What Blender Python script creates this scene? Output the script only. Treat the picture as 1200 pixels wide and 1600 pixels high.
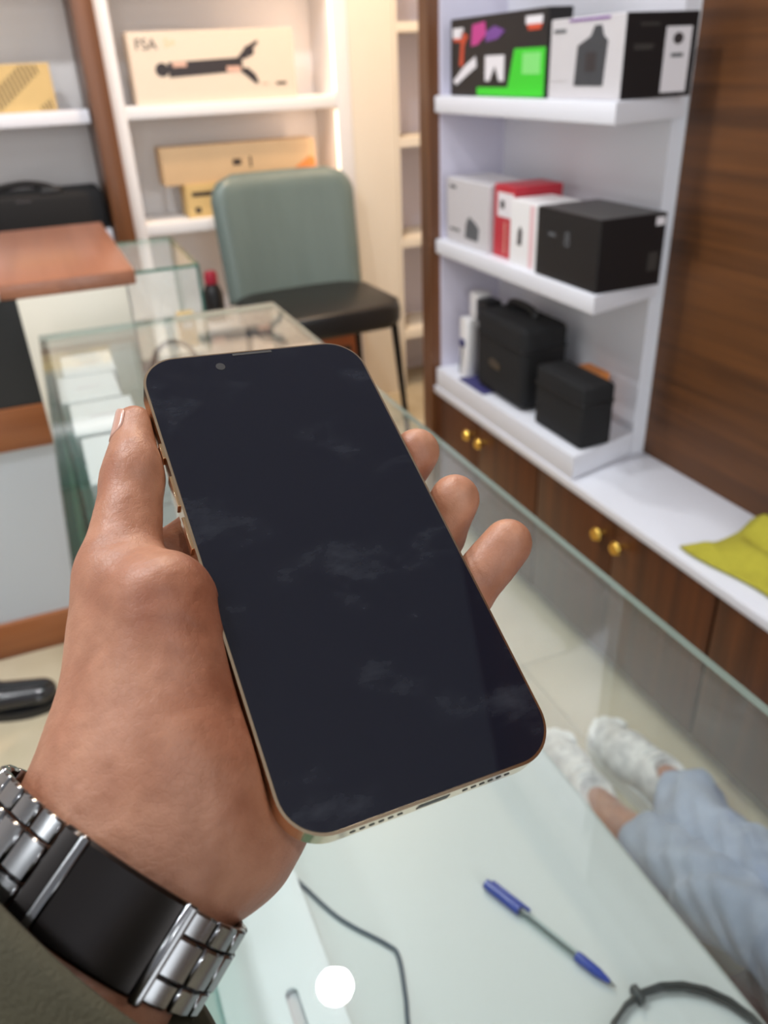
import bpy, bmesh, math, random
import numpy as np
from mathutils import Vector, Matrix

random.seed(7)
for o in list(bpy.data.objects):
    bpy.data.objects.remove(o, do_unlink=True)
scene = bpy.context.scene
COL = scene.collection

# ------------------------------------------------------------------ camera
cam_data = bpy.data.cameras.new('camera')
camera = bpy.data.objects.new('camera', cam_data)
COL.objects.link(camera)
_r, _u, _b = (0.92033, -0.38914, -0.03962), (0.22325, 0.43941, 0.87010), (-0.32118, -0.80962, 0.49128)
camera.matrix_world = Matrix(((_r[0], _u[0], _b[0], 0), (_r[1], _u[1], _b[1], 0), (_r[2], _u[2], _b[2], 1.22), (0, 0, 0, 1)))
cam_data.sensor_fit = 'VERTICAL'
cam_data.sensor_height = 36
cam_data.sensor_width = 27
cam_data.lens = 27.9
cam_data.clip_start = 0.01
cam_data.dof.use_dof = True
cam_data.dof.focus_distance = 0.245
cam_data.dof.aperture_fstop = 13
scene.camera = camera

# ------------------------------------------------------------------ world, exposure
world = bpy.data.worlds.new('world')
scene.world = world
world.use_nodes = True
world.node_tree.nodes['Background'].inputs[0].default_value = (0.80, 0.88, 1, 1)
world.node_tree.nodes['Background'].inputs[1].default_value = 0.25
scene.view_settings.view_transform = 'Standard'
scene.view_settings.look = 'None'
scene.view_settings.exposure = -0.27
scene.view_settings.gamma = 1
scene.view_settings.use_curve_mapping = False

CEIL = 2.75
# ceiling downlights: x, y, watts, colour; all but the first are added, unseen, for their light
DOWNLIGHTS = [
    (0.31, 1.35, 13, (0.93, 0.97, 1.0)),
    (0.62, 1.95, 10, (0.95, 0.97, 1.0)),
    (-1.00, 1.35, 14, (0.93, 0.97, 1.0)),
    (-0.50, 1.25, 26, (0.97, 0.98, 1.0)),
    (-1.35, 0.30, 10, (0.93, 0.97, 1.0)),
    (0.20, -0.90, 6, (0.93, 0.97, 1.0)),
    (1.00, -1.40, 8, (0.93, 0.97, 1.0)),
    (0.98, 2.42, 34, (1.0, 0.70, 0.42)),
]
# unseen fill light added behind the viewer, entering by an added window
fill_light = bpy.data.lights.new('added_front_fill', 'AREA')
fill_light.shape = 'RECTANGLE'; fill_light.size = 2.7; fill_light.size_y = 1.9; fill_light.energy = 75; fill_light.color = (0.93, 0.97, 1.0)
fill_obj = bpy.data.objects.new('added_front_fill', fill_light)
COL.objects.link(fill_obj)
fill_obj.location = (-0.3, -2.55, 1.45); fill_obj.rotation_euler = (math.pi / 2, 0, 0)

# ------------------------------------------------------------------ materials
def lin(c):
    return tuple((v / 12.92 if v <= 0.04045 else ((v + 0.055) / 1.055) ** 2.4) for v in c)
def rgb(r, g, b):
    return lin((r / 255, g / 255, b / 255))

def mat(name, col, rough=0.5, metal=0.0, coat=0.0, spec=0.5, noise=0.0, nscale=20.0, bump=0.0, bscale=200.0, stretch=(1, 1, 1), col2=None, emit=None, estr=0, trans=0, sss=0.0):
    m = bpy.data.materials.new(name)
    m.use_nodes = True
    nt = m.node_tree
    p = nt.nodes['Principled BSDF']
    p.inputs['Base Color'].default_value = (*col, 1)
    p.inputs['Roughness'].default_value = rough
    p.inputs['Metallic'].default_value = metal
    p.inputs['Coat Weight'].default_value = coat
    p.inputs['Specular IOR Level'].default_value = spec
    p.inputs['Transmission Weight'].default_value = trans
    if sss:
        p.inputs['Subsurface Weight'].default_value = sss
        p.inputs['Subsurface Radius'].default_value = (0.008, 0.003, 0.0015)
        p.inputs['Subsurface Scale'].default_value = 0.5
    if emit:
        p.inputs['Emission Color'].default_value = (*emit, 1)
        p.inputs['Emission Strength'].default_value = estr
    tc = mp = None
    if noise or bump or col2:
        tc = nt.nodes.new('ShaderNodeTexCoord')
        mp = nt.nodes.new('ShaderNodeMapping')
        mp.inputs['Scale'].default_value = stretch
        nt.links.new(tc.outputs['Object'], mp.inputs['Vector'])
    if noise or col2:
        n = nt.nodes.new('ShaderNodeTexNoise')
        n.inputs['Scale'].default_value = nscale
        n.inputs['Detail'].default_value = 4
        nt.links.new(mp.outputs[0], n.inputs['Vector'])
        r = nt.nodes.new('ShaderNodeValToRGB')
        c2 = col2 if col2 else tuple(v * (1 - noise) for v in col)
        r.color_ramp.elements[0].color = (*c2, 1)
        r.color_ramp.elements[1].color = (*col, 1)
        r.color_ramp.elements[0].position = 0.32
        r.color_ramp.elements[1].position = 0.68
        nt.links.new(n.outputs['Fac'], r.inputs['Fac'])
        nt.links.new(r.outputs['Color'], p.inputs['Base Color'])
    if bump:
        n2 = nt.nodes.new('ShaderNodeTexNoise')
        n2.inputs['Scale'].default_value = bscale
        n2.inputs['Detail'].default_value = 3
        nt.links.new(mp.outputs[0], n2.inputs['Vector'])
        b = nt.nodes.new('ShaderNodeBump')
        b.inputs['Strength'].default_value = bump
        b.inputs['Distance'].default_value = 0.002
        nt.links.new(n2.outputs['Fac'], b.inputs['Height'])
        nt.links.new(b.outputs['Normal'], p.inputs['Normal'])
    return m

def wood(name, dark, light, axis, rough=0.35, scale=1.0, coat=0.2):
    m = bpy.data.materials.new(name)
    m.use_nodes = True
    nt = m.node_tree
    p = nt.nodes['Principled BSDF']
    tc = nt.nodes.new('ShaderNodeTexCoord')
    mp = nt.nodes.new('ShaderNodeMapping')
    s = [28 * scale] * 3
    s[axis] = 0.9 * scale
    mp.inputs['Scale'].default_value = s
    n = nt.nodes.new('ShaderNodeTexNoise')
    n.inputs['Scale'].default_value = 1.3
    n.inputs['Detail'].default_value = 6
    n.inputs['Roughness'].default_value = 0.6
    n.inputs['Distortion'].default_value = 0.3
    r = nt.nodes.new('ShaderNodeValToRGB')
    r.color_ramp.elements[0].position = 0.35
    r.color_ramp.elements[1].position = 0.68
    r.color_ramp.elements[0].color = (*dark, 1)
    r.color_ramp.elements[1].color = (*light, 1)
    nt.links.new(tc.outputs['Object'], mp.inputs['Vector'])
    nt.links.new(mp.outputs[0], n.inputs['Vector'])
    nt.links.new(n.outputs['Fac'], r.inputs['Fac'])
    nt.links.new(r.outputs['Color'], p.inputs['Base Color'])
    p.inputs['Roughness'].default_value = rough
    p.inputs['Coat Weight'].default_value = coat
    p.inputs['Coat Roughness'].default_value = 0.25
    return m

def pane_mat(name, tint, refl_rough=0.0, smudge=0.0, refl=0.96):
    m = bpy.data.materials.new(name)
    m.use_nodes = True
    nt = m.node_tree
    nt.nodes.remove(nt.nodes['Principled BSDF'])
    out = nt.nodes['Material Output']
    tr = nt.nodes.new('ShaderNodeBsdfTransparent')
    tr.inputs['Color'].default_value = (*tint, 1)
    gl = nt.nodes.new('ShaderNodeBsdfGlossy')
    gl.inputs['Roughness'].default_value = refl_rough
    gl.inputs['Color'].default_value = (1, 1, 1, 1)
    lw = nt.nodes.new('ShaderNodeLayerWeight')
    lw.inputs['Blend'].default_value = 0.5
    pw = nt.nodes.new('ShaderNodeMath'); pw.operation = 'POWER'; pw.inputs[1].default_value = 5
    ml = nt.nodes.new('ShaderNodeMath'); ml.operation = 'MULTIPLY_ADD'; ml.inputs[1].default_value = refl; ml.inputs[2].default_value = 0.04
    mx = nt.nodes.new('ShaderNodeMixShader')
    nt.links.new(lw.outputs['Facing'], pw.inputs[0])
    nt.links.new(pw.outputs[0], ml.inputs[0])
    nt.links.new(ml.outputs[0], mx.inputs[0])
    nt.links.new(tr.outputs[0], mx.inputs[1])
    nt.links.new(gl.outputs[0], mx.inputs[2])
    last = mx
    if smudge:
        df = nt.nodes.new('ShaderNodeBsdfDiffuse')
        df.inputs['Color'].default_value = (0.8, 0.85, 0.85, 1)
        tc = nt.nodes.new('ShaderNodeTexCoord')
        n = nt.nodes.new('ShaderNodeTexNoise'); n.inputs['Scale'].default_value = 9; n.inputs['Detail'].default_value = 7
        n.inputs['Roughness'].default_value = 0.7
        r = nt.nodes.new('ShaderNodeMapRange')
        r.inputs['From Min'].default_value = 0.55; r.inputs['From Max'].default_value = 0.85
        r.inputs['To Min'].default_value = 0.004; r.inputs['To Max'].default_value = smudge
        m2 = nt.nodes.new('ShaderNodeMixShader')
        nt.links.new(tc.outputs['Object'], n.inputs['Vector'])
        nt.links.new(n.outputs['Fac'], r.inputs['Value'])
        nt.links.new(r.outputs[0], m2.inputs[0])
        nt.links.new(mx.outputs[0], m2.inputs[1])
        nt.links.new(df.outputs[0], m2.inputs[2])
        last = m2
    nt.links.new(last.outputs[0], out.inputs['Surface'])
    return m

M = {}
M['white_paint'] = mat('white_paint', rgb(238, 235, 234), 0.45)
M['cool_white'] = mat('cool_white', rgb(232, 233, 240), 0.35)
M['lilac_white'] = mat('lilac_white', rgb(214, 210, 226), 0.5)
M['board'] = mat('board_white', rgb(204, 209, 206), 0.4, noise=0.02, nscale=6)
M['ceiling'] = mat('ceiling_white', rgb(172, 176, 186), 0.8)
M['cream'] = mat('cream_paint', rgb(232, 222, 205), 0.5)
M['ivory'] = mat('ivory_panel', rgb(222, 216, 200), 0.4)
M['grey_panel'] = mat('grey_panel', rgb(190, 196, 202), 0.45)
M['floor'] = mat('floor_tile', rgb(206, 194, 168), 0.18, col2=rgb(182, 168, 140), nscale=3.5)
M['grout'] = mat('grout', rgb(196, 184, 160), 0.6)
M['black_panel'] = mat('black_panel', rgb(22, 24, 27), 0.35)
M['wall_wood'] = wood('wall_wood', rgb(74, 43, 18), rgb(108, 65, 28), 1, 0.5, 1.0, 0.0)
M['door_wood'] = wood('door_wood', rgb(66, 34, 16), rgb(98, 54, 25), 2, 0.4, 1.0, 0.05)
M['post_wood'] = wood('post_wood', rgb(92, 56, 30), rgb(126, 78, 44), 2, 0.4)
M['lid_wood'] = wood('lid_wood', rgb(138, 88, 64), rgb(158, 104, 78), 1, 0.3, 0.6)
M['band_wood'] = wood('band_wood', rgb(140, 82, 46), rgb(168, 104, 60), 0, 0.35, 0.6)
M['plinth'] = mat('plinth_grey', rgb(168, 160, 148), 0.4)
M['gold'] = mat('gold', rgb(232, 190, 92), 0.22, 1.0)
M['phone_gold'] = mat('phone_gold', rgb(240, 214, 178), 0.14, 1.0)
M['steel'] = mat('steel', rgb(142, 143, 145), 0.2, 1.0)
M['steel_dark_reflection'] = mat('steel_dark_reflection', rgb(62, 59, 58), 0.25, 1.0)  # clasp steel, a dark reflection put into its colour
M['black_plastic'] = mat('black_plastic', rgb(24, 24, 26), 0.45)
M['black_fabric'] = mat('black_fabric', rgb(24, 24, 26), 0.85, bump=0.4, bscale=400)
M['black_leather'] = mat('black_leather', rgb(22, 21, 22), 0.38, bump=0.15, bscale=300)
M['green_leather'] = mat('green_leather', rgb(104, 120, 117), 0.3, noise=0.12, nscale=3, bump=0.08, bscale=240, stretch=(6, 6, 0.6))
M['chair_metal'] = mat('chair_metal', rgb(22, 22, 24), 0.35, 0.6)
M['kraft'] = mat('kraft', rgb(208, 176, 136), 0.75, noise=0.06, nscale=8)
M['yellow_card'] = mat('yellow_card', rgb(214, 182, 122), 0.7, noise=0.05, nscale=8)
M['ink'] = mat('ink', rgb(58, 46, 38), 0.6)
M['cream_card'] = mat('cream_card', rgb(230, 212, 192), 0.5)
M['print_dark'] = mat('print_dark', rgb(52, 46, 48), 0.5)
M['print_pink'] = mat('print_pink', rgb(222, 178, 158), 0.5)
M['print_gold'] = mat('print_gold', rgb(216, 196, 140), 0.5)
M['box_black'] = mat('box_black', rgb(20, 19, 22), 0.4)
M['box_top'] = mat('box_top', rgb(58, 56, 54), 0.4)
M['box_grey'] = mat('box_grey', rgb(206, 202, 204), 0.45)
M['box_white'] = mat('box_white', rgb(240, 238, 238), 0.4)
M['box_red'] = mat('box_red', rgb(190, 44, 58), 0.4)
M['box_pink'] = mat('box_pink', rgb(236, 196, 200), 0.45)
M['print_green'] = mat('print_green', rgb(56, 206, 40), 0.4)
M['print_green2'] = mat('print_green2', rgb(130, 224, 120), 0.4)
M['print_purple'] = mat('print_purple', rgb(120, 70, 150), 0.45)
M['print_magenta'] = mat('print_magenta', rgb(196, 62, 140), 0.45)
M['print_orange'] = mat('print_orange', rgb(206, 78, 48), 0.45)
M['print_white'] = mat('print_white', rgb(232, 228, 232), 0.45)
M['print_slate'] = mat('print_slate', rgb(62, 64, 68), 0.5)
M['print_grey'] = mat('print_grey', rgb(92, 94, 98), 0.5)
M['orange'] = mat('orange_card', rgb(214, 132, 66), 0.6)
M['orange_wood'] = wood('orange_wood', rgb(150, 80, 40), rgb(180, 100, 54), 0, 0.45, 0.6)
M['navy'] = mat('navy', rgb(58, 56, 108), 0.6)
M['cloth_yellow'] = mat('cloth_yellow', rgb(192, 182, 58), 0.9, noise=0.12, nscale=60, bump=0.8, bscale=900)
M['plate_white'] = mat('plate_white', rgb(234, 239, 242), 0.35)
M['phone_box'] = mat('phone_box_white', rgb(214, 217, 216), 0.4)
M['skin'] = mat('skin', rgb(178, 122, 98), 0.46, col2=rgb(150, 95, 74), nscale=26, bump=0.16, bscale=700, sss=0.15)
def skin_mat():
    m = mat('skin', rgb(190, 136, 108), 0.46, sss=0.12)
    nt = m.node_tree; p = nt.nodes['Principled BSDF']
    tc = nt.nodes.new('ShaderNodeTexCoord')
    def noise(sc, det=3):
        n = nt.nodes.new('ShaderNodeTexNoise'); n.inputs['Scale'].default_value = sc; n.inputs['Detail'].default_value = det
        nt.links.new(tc.outputs['Object'], n.inputs['Vector']); return n
    def ramp(n, c0, c1, p0, p1):
        r = nt.nodes.new('ShaderNodeValToRGB'); e = r.color_ramp.elements
        e[0].color = (*c0, 1); e[1].color = (*c1, 1); e[0].position = p0; e[1].position = p1
        nt.links.new(n.outputs['Fac'], r.inputs['Fac']); return r
    big = ramp(noise(24), rgb(160, 101, 75), rgb(194, 142, 113), 0.34, 0.66)
    mott = ramp(noise(130, 4), (0.80, 0.74, 0.70), (1.0, 1.0, 1.0), 0.36, 0.6)
    mx = nt.nodes.new('ShaderNodeMix'); mx.data_type = 'RGBA'; mx.blend_type = 'MULTIPLY'; mx.inputs[0].default_value = 0.75
    nt.links.new(big.outputs['Color'], mx.inputs[6]); nt.links.new(mott.outputs['Color'], mx.inputs[7])
    nt.links.new(mx.outputs[2], p.inputs['Base Color'])
    vo = nt.nodes.new('ShaderNodeTexVoronoi'); vo.feature = 'DISTANCE_TO_EDGE'; vo.inputs['Scale'].default_value = 700
    wn = noise(90, 3)
    nt.links.new(tc.outputs['Object'], vo.inputs['Vector'])
    mr = nt.nodes.new('ShaderNodeMapRange'); mr.inputs['From Max'].default_value = 0.12
    nt.links.new(vo.outputs['Distance'], mr.inputs['Value'])
    ad = nt.nodes.new('ShaderNodeMath'); ad.operation = 'MULTIPLY_ADD'; ad.inputs[1].default_value = 0.035
    nt.links.new(mr.outputs[0], ad.inputs[0]); nt.links.new(wn.outputs['Fac'], ad.inputs[2])
    b = nt.nodes.new('ShaderNodeBump'); b.inputs['Strength'].default_value = 0.45; b.inputs['Distance'].default_value = 0.0022
    nt.links.new(ad.outputs[0], b.inputs['Height']); nt.links.new(b.outputs['Normal'], p.inputs['Normal'])
    return m
M['skin'] = skin_mat()
M['nail'] = mat('nail', rgb(206, 160, 142), 0.28, coat=0.3)
M['olive'] = mat('olive_cloth', rgb(92, 88, 68), 0.9, col2=rgb(66, 62, 48), nscale=22, bump=0.25, bscale=900)
M['denim'] = mat('pale_denim', rgb(168, 180, 202), 0.9, col2=rgb(138, 152, 178), nscale=14, bump=0.25, bscale=900)
M['shoe_white'] = mat('shoe_white', rgb(236, 236, 234), 0.6, col2=rgb(190, 190, 192), nscale=60)
M['shoe_plain'] = mat('shoe_plain', rgb(238, 238, 236), 0.5)
M['shoe_black'] = mat('shoe_black', rgb(16, 16, 20), 0.16, coat=0.5)
M['maroon'] = mat('maroon_leather', rgb(92, 44, 42), 0.45, noise=0.15, nscale=8)
M['pen_blue'] = mat('pen_blue', rgb(30, 56, 148), 0.3)
M['pen_clear'] = pane_mat('pen_clear', (0.85, 0.9, 0.9), 0.05)
M['ink_tube'] = mat('ink_tube', rgb(70, 76, 74), 0.4)
M['cable_grey'] = mat('cable_grey', rgb(74, 86, 96), 0.5)
M['cable_black'] = mat('cable_black', rgb(40, 46, 44), 0.45)
M['lens'] = mat('lens', rgb(12, 12, 16), 0.05, coat=1)
M['red'] = mat('red_cap', rgb(164, 30, 56), 0.4)
M['lamp_glow'] = mat('lamp_glow', (1, 1, 1), 0.5, emit=(0.95, 0.98, 1.0), estr=30)
M['led_warm'] = mat('led_warm', (1, 1, 1), 0.5, emit=(1.0, 0.74, 0.5), estr=2.5)
M['lamp_warm'] = mat('lamp_warm', (1, 1, 1), 0.5, emit=(1.0, 0.74, 0.48), estr=30)
M['glass'] = pane_mat('counter_glass', (0.95, 0.972, 0.97), 0.0, smudge=0.05)
M['glass_green'] = pane_mat('side_glass_green', (0.30, 0.52, 0.47), 0.0, refl=0.12)
M['edge_green'] = mat('showcase_edge', rgb(66, 128, 110), 0.12, spec=0.6)
M['glass_edge'] = mat('glass_edge', rgb(150, 160, 150), 0.12, spec=0.6)
M['glass_edge_dark'] = mat('glass_edge_dark', rgb(14, 58, 50), 0.3, spec=0.2)

# phone screen: black glass with faint smudges
def screen_mat():
    m = bpy.data.materials.new('screen_glass')
    m.use_nodes = True
    nt = m.node_tree
    p = nt.nodes['Principled BSDF']
    p.inputs['Roughness'].default_value = 0.03
    p.inputs['Specular IOR Level'].default_value = 0.55
    tc = nt.nodes.new('ShaderNodeTexCoord')
    mp = nt.nodes.new('ShaderNodeMapping')
    mp.inputs['Scale'].default_value = (22, 44, 1)
    mp.inputs['Rotation'].default_value = (0, 0, 0.15)
    n = nt.nodes.new('ShaderNodeTexNoise')
    n.inputs['Scale'].default_value = 1.0
    n.inputs['Detail'].default_value = 5
    n.inputs['Roughness'].default_value = 0.65
    r = nt.nodes.new('ShaderNodeValToRGB')
    e = r.color_ramp.elements
    e[0].position = 0.54; e[0].color = (0.008, 0.009, 0.016, 1)
    e[1].position = 0.9; e[1].color = (0.05, 0.055, 0.068, 1)
    nt.links.new(tc.outputs['Object'], mp.inputs['Vector'])
    nt.links.new(mp.outputs[0], n.inputs['Vector'])
    nt.links.new(n.outputs['Fac'], r.inputs['Fac'])
    nt.links.new(r.outputs['Color'], p.inputs['Base Color'])
    return m
M['screen'] = screen_mat()

# ------------------------------------------------------------------ mesh helpers
def link(o, parent=None):
    COL.objects.link(o)
    if parent is not None:
        o.parent = parent
    return o

def tag(o, label, cat, group=None, kind=None):
    if label: o['label'] = label
    if cat: o['category'] = cat
    if group: o['group'] = group
    if kind: o['kind'] = kind
    return o

def empty(name, loc, label, cat, group=None, rotz=0.0):
    o = bpy.data.objects.new(name, None)
    o.empty_display_size = 0.05
    COL.objects.link(o)
    o.location = loc
    o.rotation_euler = (0, 0, rotz)
    return tag(o, label, cat, group)

def finish(name, bm, m, parent=None, smooth=False, mats=None):
    me = bpy.data.meshes.new(name)
    bmesh.ops.recalc_face_normals(bm, faces=bm.faces)
    bm.to_mesh(me)
    bm.free()
    for k in (mats or [m]):
        me.materials.append(M[k] if isinstance(k, str) else k)
    if smooth:
        me.polygons.foreach_set('use_smooth', [True] * len(me.polygons))
        if smooth == 'auto':
            try: me.set_sharp_from_angle(angle=math.radians(38))
            except Exception: pass
    o = bpy.data.objects.new(name, me)
    return link(o, parent)

def from_np(name, v, f, m, parent=None, smooth=True):
    me = bpy.data.meshes.new(name)
    me.vertices.add(len(v)); me.vertices.foreach_set('co', np.asarray(v, np.float32).ravel())
    f = np.asarray(f, np.int32)
    me.loops.add(f.size); me.loops.foreach_set('vertex_index', f.ravel())
    me.polygons.add(len(f)); me.polygons.foreach_set('loop_start', np.arange(0, f.size, f.shape[1], dtype=np.int32))
    me.polygons.foreach_set('loop_total', np.full(len(f), f.shape[1], np.int32))
    me.materials.append(M[m])
    me.update(calc_edges=True); me.validate()
    if smooth: me.polygons.foreach_set('use_smooth', [True] * len(me.polygons))
    return link(bpy.data.objects.new(name, me), parent)

def bm_box(bm, x0, x1, y0, y1, z0, z1, bevel=0.0, seg=2):
    x0, x1 = min(x0, x1), max(x0, x1); y0, y1 = min(y0, y1), max(y0, y1); z0, z1 = min(z0, z1), max(z0, z1)
    r = bmesh.ops.create_cube(bm, size=1)
    vs = r['verts']
    for v in vs:
        v.co = Vector(((x0 + x1) / 2 + v.co.x * (x1 - x0), (y0 + y1) / 2 + v.co.y * (y1 - y0), (z0 + z1) / 2 + v.co.z * (z1 - z0)))
    if bevel:
        es = list({e for v in vs for e in v.link_edges})
        bmesh.ops.bevel(bm, geom=es, offset=bevel, segments=seg, affect='EDGES', profile=0.5)
    return bm

def box(name, x0, x1, y0, y1, z0, z1, m, parent=None, bevel=0.0, seg=2, off=(0, 0, 0)):
    bm = bmesh.new()
    bm_box(bm, x0 - off[0], x1 - off[0], y0 - off[1], y1 - off[1], z0 - off[2], z1 - off[2], bevel, seg)
    return finish(name, bm, m, parent, 'auto' if bevel else False)

def bm_prism(bm, pts, z0, z1, bevel=0.0, seg=2):
    a = [bm.verts.new((x, y, z0)) for x, y in pts]
    b = [bm.verts.new((x, y, z1)) for x, y in pts]
    n = len(pts)
    fs = [bm.faces.new(a[::-1]), bm.faces.new(b)]
    for i in range(n):
        fs.append(bm.faces.new((a[i], a[(i + 1) % n], b[(i + 1) % n], b[i])))
    if bevel:
        es = list({e for v in a for e in v.link_edges if e.other_vert(v) in a} | {e for v in b for e in v.link_edges if e.other_vert(v) in b})
        bmesh.ops.bevel(bm, geom=es, offset=bevel, segments=seg, affect='EDGES', profile=0.5)
    return bm

def prism(name, pts, z0, z1, m, parent=None, bevel=0.0, smooth='auto', seg=2):
    bm = bmesh.new()
    bm_prism(bm, pts, z0, z1, bevel, seg)
    return finish(name, bm, m, parent, smooth)

def rrect(w, h, r, n=8, cx=0, cy=0):
    pts = []
    for k, (sx, sy) in enumerate(((1, 1), (-1, 1), (-1, -1), (1, -1))):
        for i in range(n + 1):
            a = math.pi / 2 * (k + i / n)
            pts.append((cx + sx * (w / 2 - r) + r * math.cos(a), cy + sy * (h / 2 - r) + r * math.sin(a)))
    return pts

def catmull(pts, n=8):
    P = [Vector(p) for p in pts]
    P = [P[0] * 2 - P[1]] + P + [P[-1] * 2 - P[-2]]
    out = []
    for i in range(1, len(P) - 2):
        for k in range(n):
            t = k / n
            a, b, c, d = P[i - 1], P[i], P[i + 1], P[i + 2]
            out.append(0.5 * ((2 * b) + (c - a) * t + (2 * a - 5 * b + 4 * c - d) * t * t + (3 * b - a - 3 * c + d) * t ** 3))
    out.append(P[-2])
    return out

def bm_tube(bm, path, r, seg=10, cap=True, closed=False):
    path = [Vector(p) for p in path]
    n = len(path)
    rr = r if isinstance(r, (list, tuple)) else [r] * n
    rings = []
    up = Vector((0, 0, 1))
    for i, p in enumerate(path):
        if closed: t = path[(i + 1) % n] - path[i - 1]
        else: t = path[min(i + 1, n - 1)] - path[max(i - 1, 0)]
        t.normalize()
        u = up - t * up.dot(t)
        if u.length < 1e-3: u = Vector((1, 0, 0)) - t * t.x
        u.normalize(); up = u
        w = t.cross(u)
        rings.append([bm.verts.new(p + (u * math.cos(2 * math.pi * k / seg) + w * math.sin(2 * math.pi * k / seg)) * rr[i]) for k in range(seg)])
    for i in range(n if closed else n - 1):
        a, b = rings[i], rings[(i + 1) % n]
        for k in range(seg):
            bm.faces.new((a[k], a[(k + 1) % seg], b[(k + 1) % seg], b[k]))
    if cap and not closed:
        bm.faces.new(rings[0][::-1]); bm.faces.new(rings[-1])
    return bm

def tube(name, path, r, m, parent=None, seg=10, closed=False):
    bm = bmesh.new(); bm_tube(bm, path, r, seg, True, closed)
    return finish(name, bm, m, parent, 'auto')

def bm_lathe(bm, prof, seg=24, mtx=None):
    rings = []
    for r, z in prof:
        if r < 1e-6:
            v = bm.verts.new((0, 0, z)); rings.append([v])
        else:
            rings.append([bm.verts.new((r * math.cos(2 * math.pi * k / seg), r * math.sin(2 * math.pi * k / seg), z)) for k in range(seg)])
    new = [v for q in rings for v in q]
    for a, b in zip(rings[:-1], rings[1:]):
        for k in range(seg):
            k2 = (k + 1) % seg
            if len(a) == 1 and len(b) == 1: continue
            if len(a) == 1: bm.faces.new((a[0], b[k2], b[k]))
            elif len(b) == 1: bm.faces.new((a[k], a[k2], b[0]))
            else: bm.faces.new((a[k], a[k2], b[k2], b[k]))
    if mtx is not None:
        bmesh.ops.transform(bm, matrix=mtx, verts=new)
    return bm

def lathe(name, prof, m, parent=None, seg=24, mtx=None):
    bm = bmesh.new(); bm_lathe(bm, prof, seg, mtx)
    return finish(name, bm, m, parent, 'auto')

def decal(name, o, ux, uy, pts, m, parent, t=0.0006):
    """a flat printed patch: outline pts in the face's own (u, v), a hair proud of the carton"""
    o, ux, uy = Vector(o), Vector(ux), Vector(uy)
    n = ux.cross(uy).normalized()
    bm = bmesh.new()
    a = [bm.verts.new(o + ux * u + uy * v - n * t * 0.5) for u, v in pts]
    b = [bm.verts.new(o + ux * u + uy * v + n * t) for u, v in pts]
    bm.faces.new(a[::-1]); bm.faces.new(b)
    for i in range(len(a)):
        bm.faces.new((a[i], a[(i + 1) % len(a)], b[(i + 1) % len(a)], b[i]))
    return finish(name, bm, m, parent)

def rectpts(u0, u1, v0, v1):
    return [(u0, v0), (u1, v0), (u1, v1), (u0, v1)]

def lettering(name, s, size, o, ux, uy, m, parent):
    cu = bpy.data.curves.new('tmp', 'FONT')
    cu.body = s; cu.size = size; cu.extrude = 0.0004; cu.resolution_u = 3
    t = bpy.data.objects.new('tmp', cu); COL.objects.link(t)
    dg = bpy.context.evaluated_depsgraph_get()
    me = bpy.data.meshes.new_from_object(t.evaluated_get(dg))
    bpy.data.objects.remove(t, do_unlink=True)
    ux, uy = Vector(ux).normalized(), Vector(uy).normalized()
    n = ux.cross(uy)
    mt = Matrix(((ux.x, uy.x, n.x, o[0]), (ux.y, uy.y, n.y, o[1]), (ux.z, uy.z, n.z, o[2]), (0, 0, 0, 1)))
    me.transform(mt)
    me.materials.clear(); me.materials.append(M[m])
    return link(bpy.data.objects.new(name, me), parent)

# ---- signed distance helpers: smooth organic meshes polygonised with surface nets
def rc(P, a, b, ra, rb):
    a = np.asarray(a, float); b = np.asarray(b, float)
    ab = b - a
    t = np.clip(((P - a) @ ab) / (ab @ ab), 0, 1)
    return np.linalg.norm(P - a - t[..., None] * ab, axis=-1) - (ra + t * (rb - ra))
def ell(P, c, r):
    r = np.asarray(r, float)
    q = (P - np.asarray(c, float)) / r
    k = np.linalg.norm(q, axis=-1)
    return (k - 1) * r.min()
def smin(a, b, k):
    h = np.clip(0.5 + 0.5 * (b - a) / k, 0, 1)
    return b * (1 - h) + a * h - k * h * (1 - h)

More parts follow.
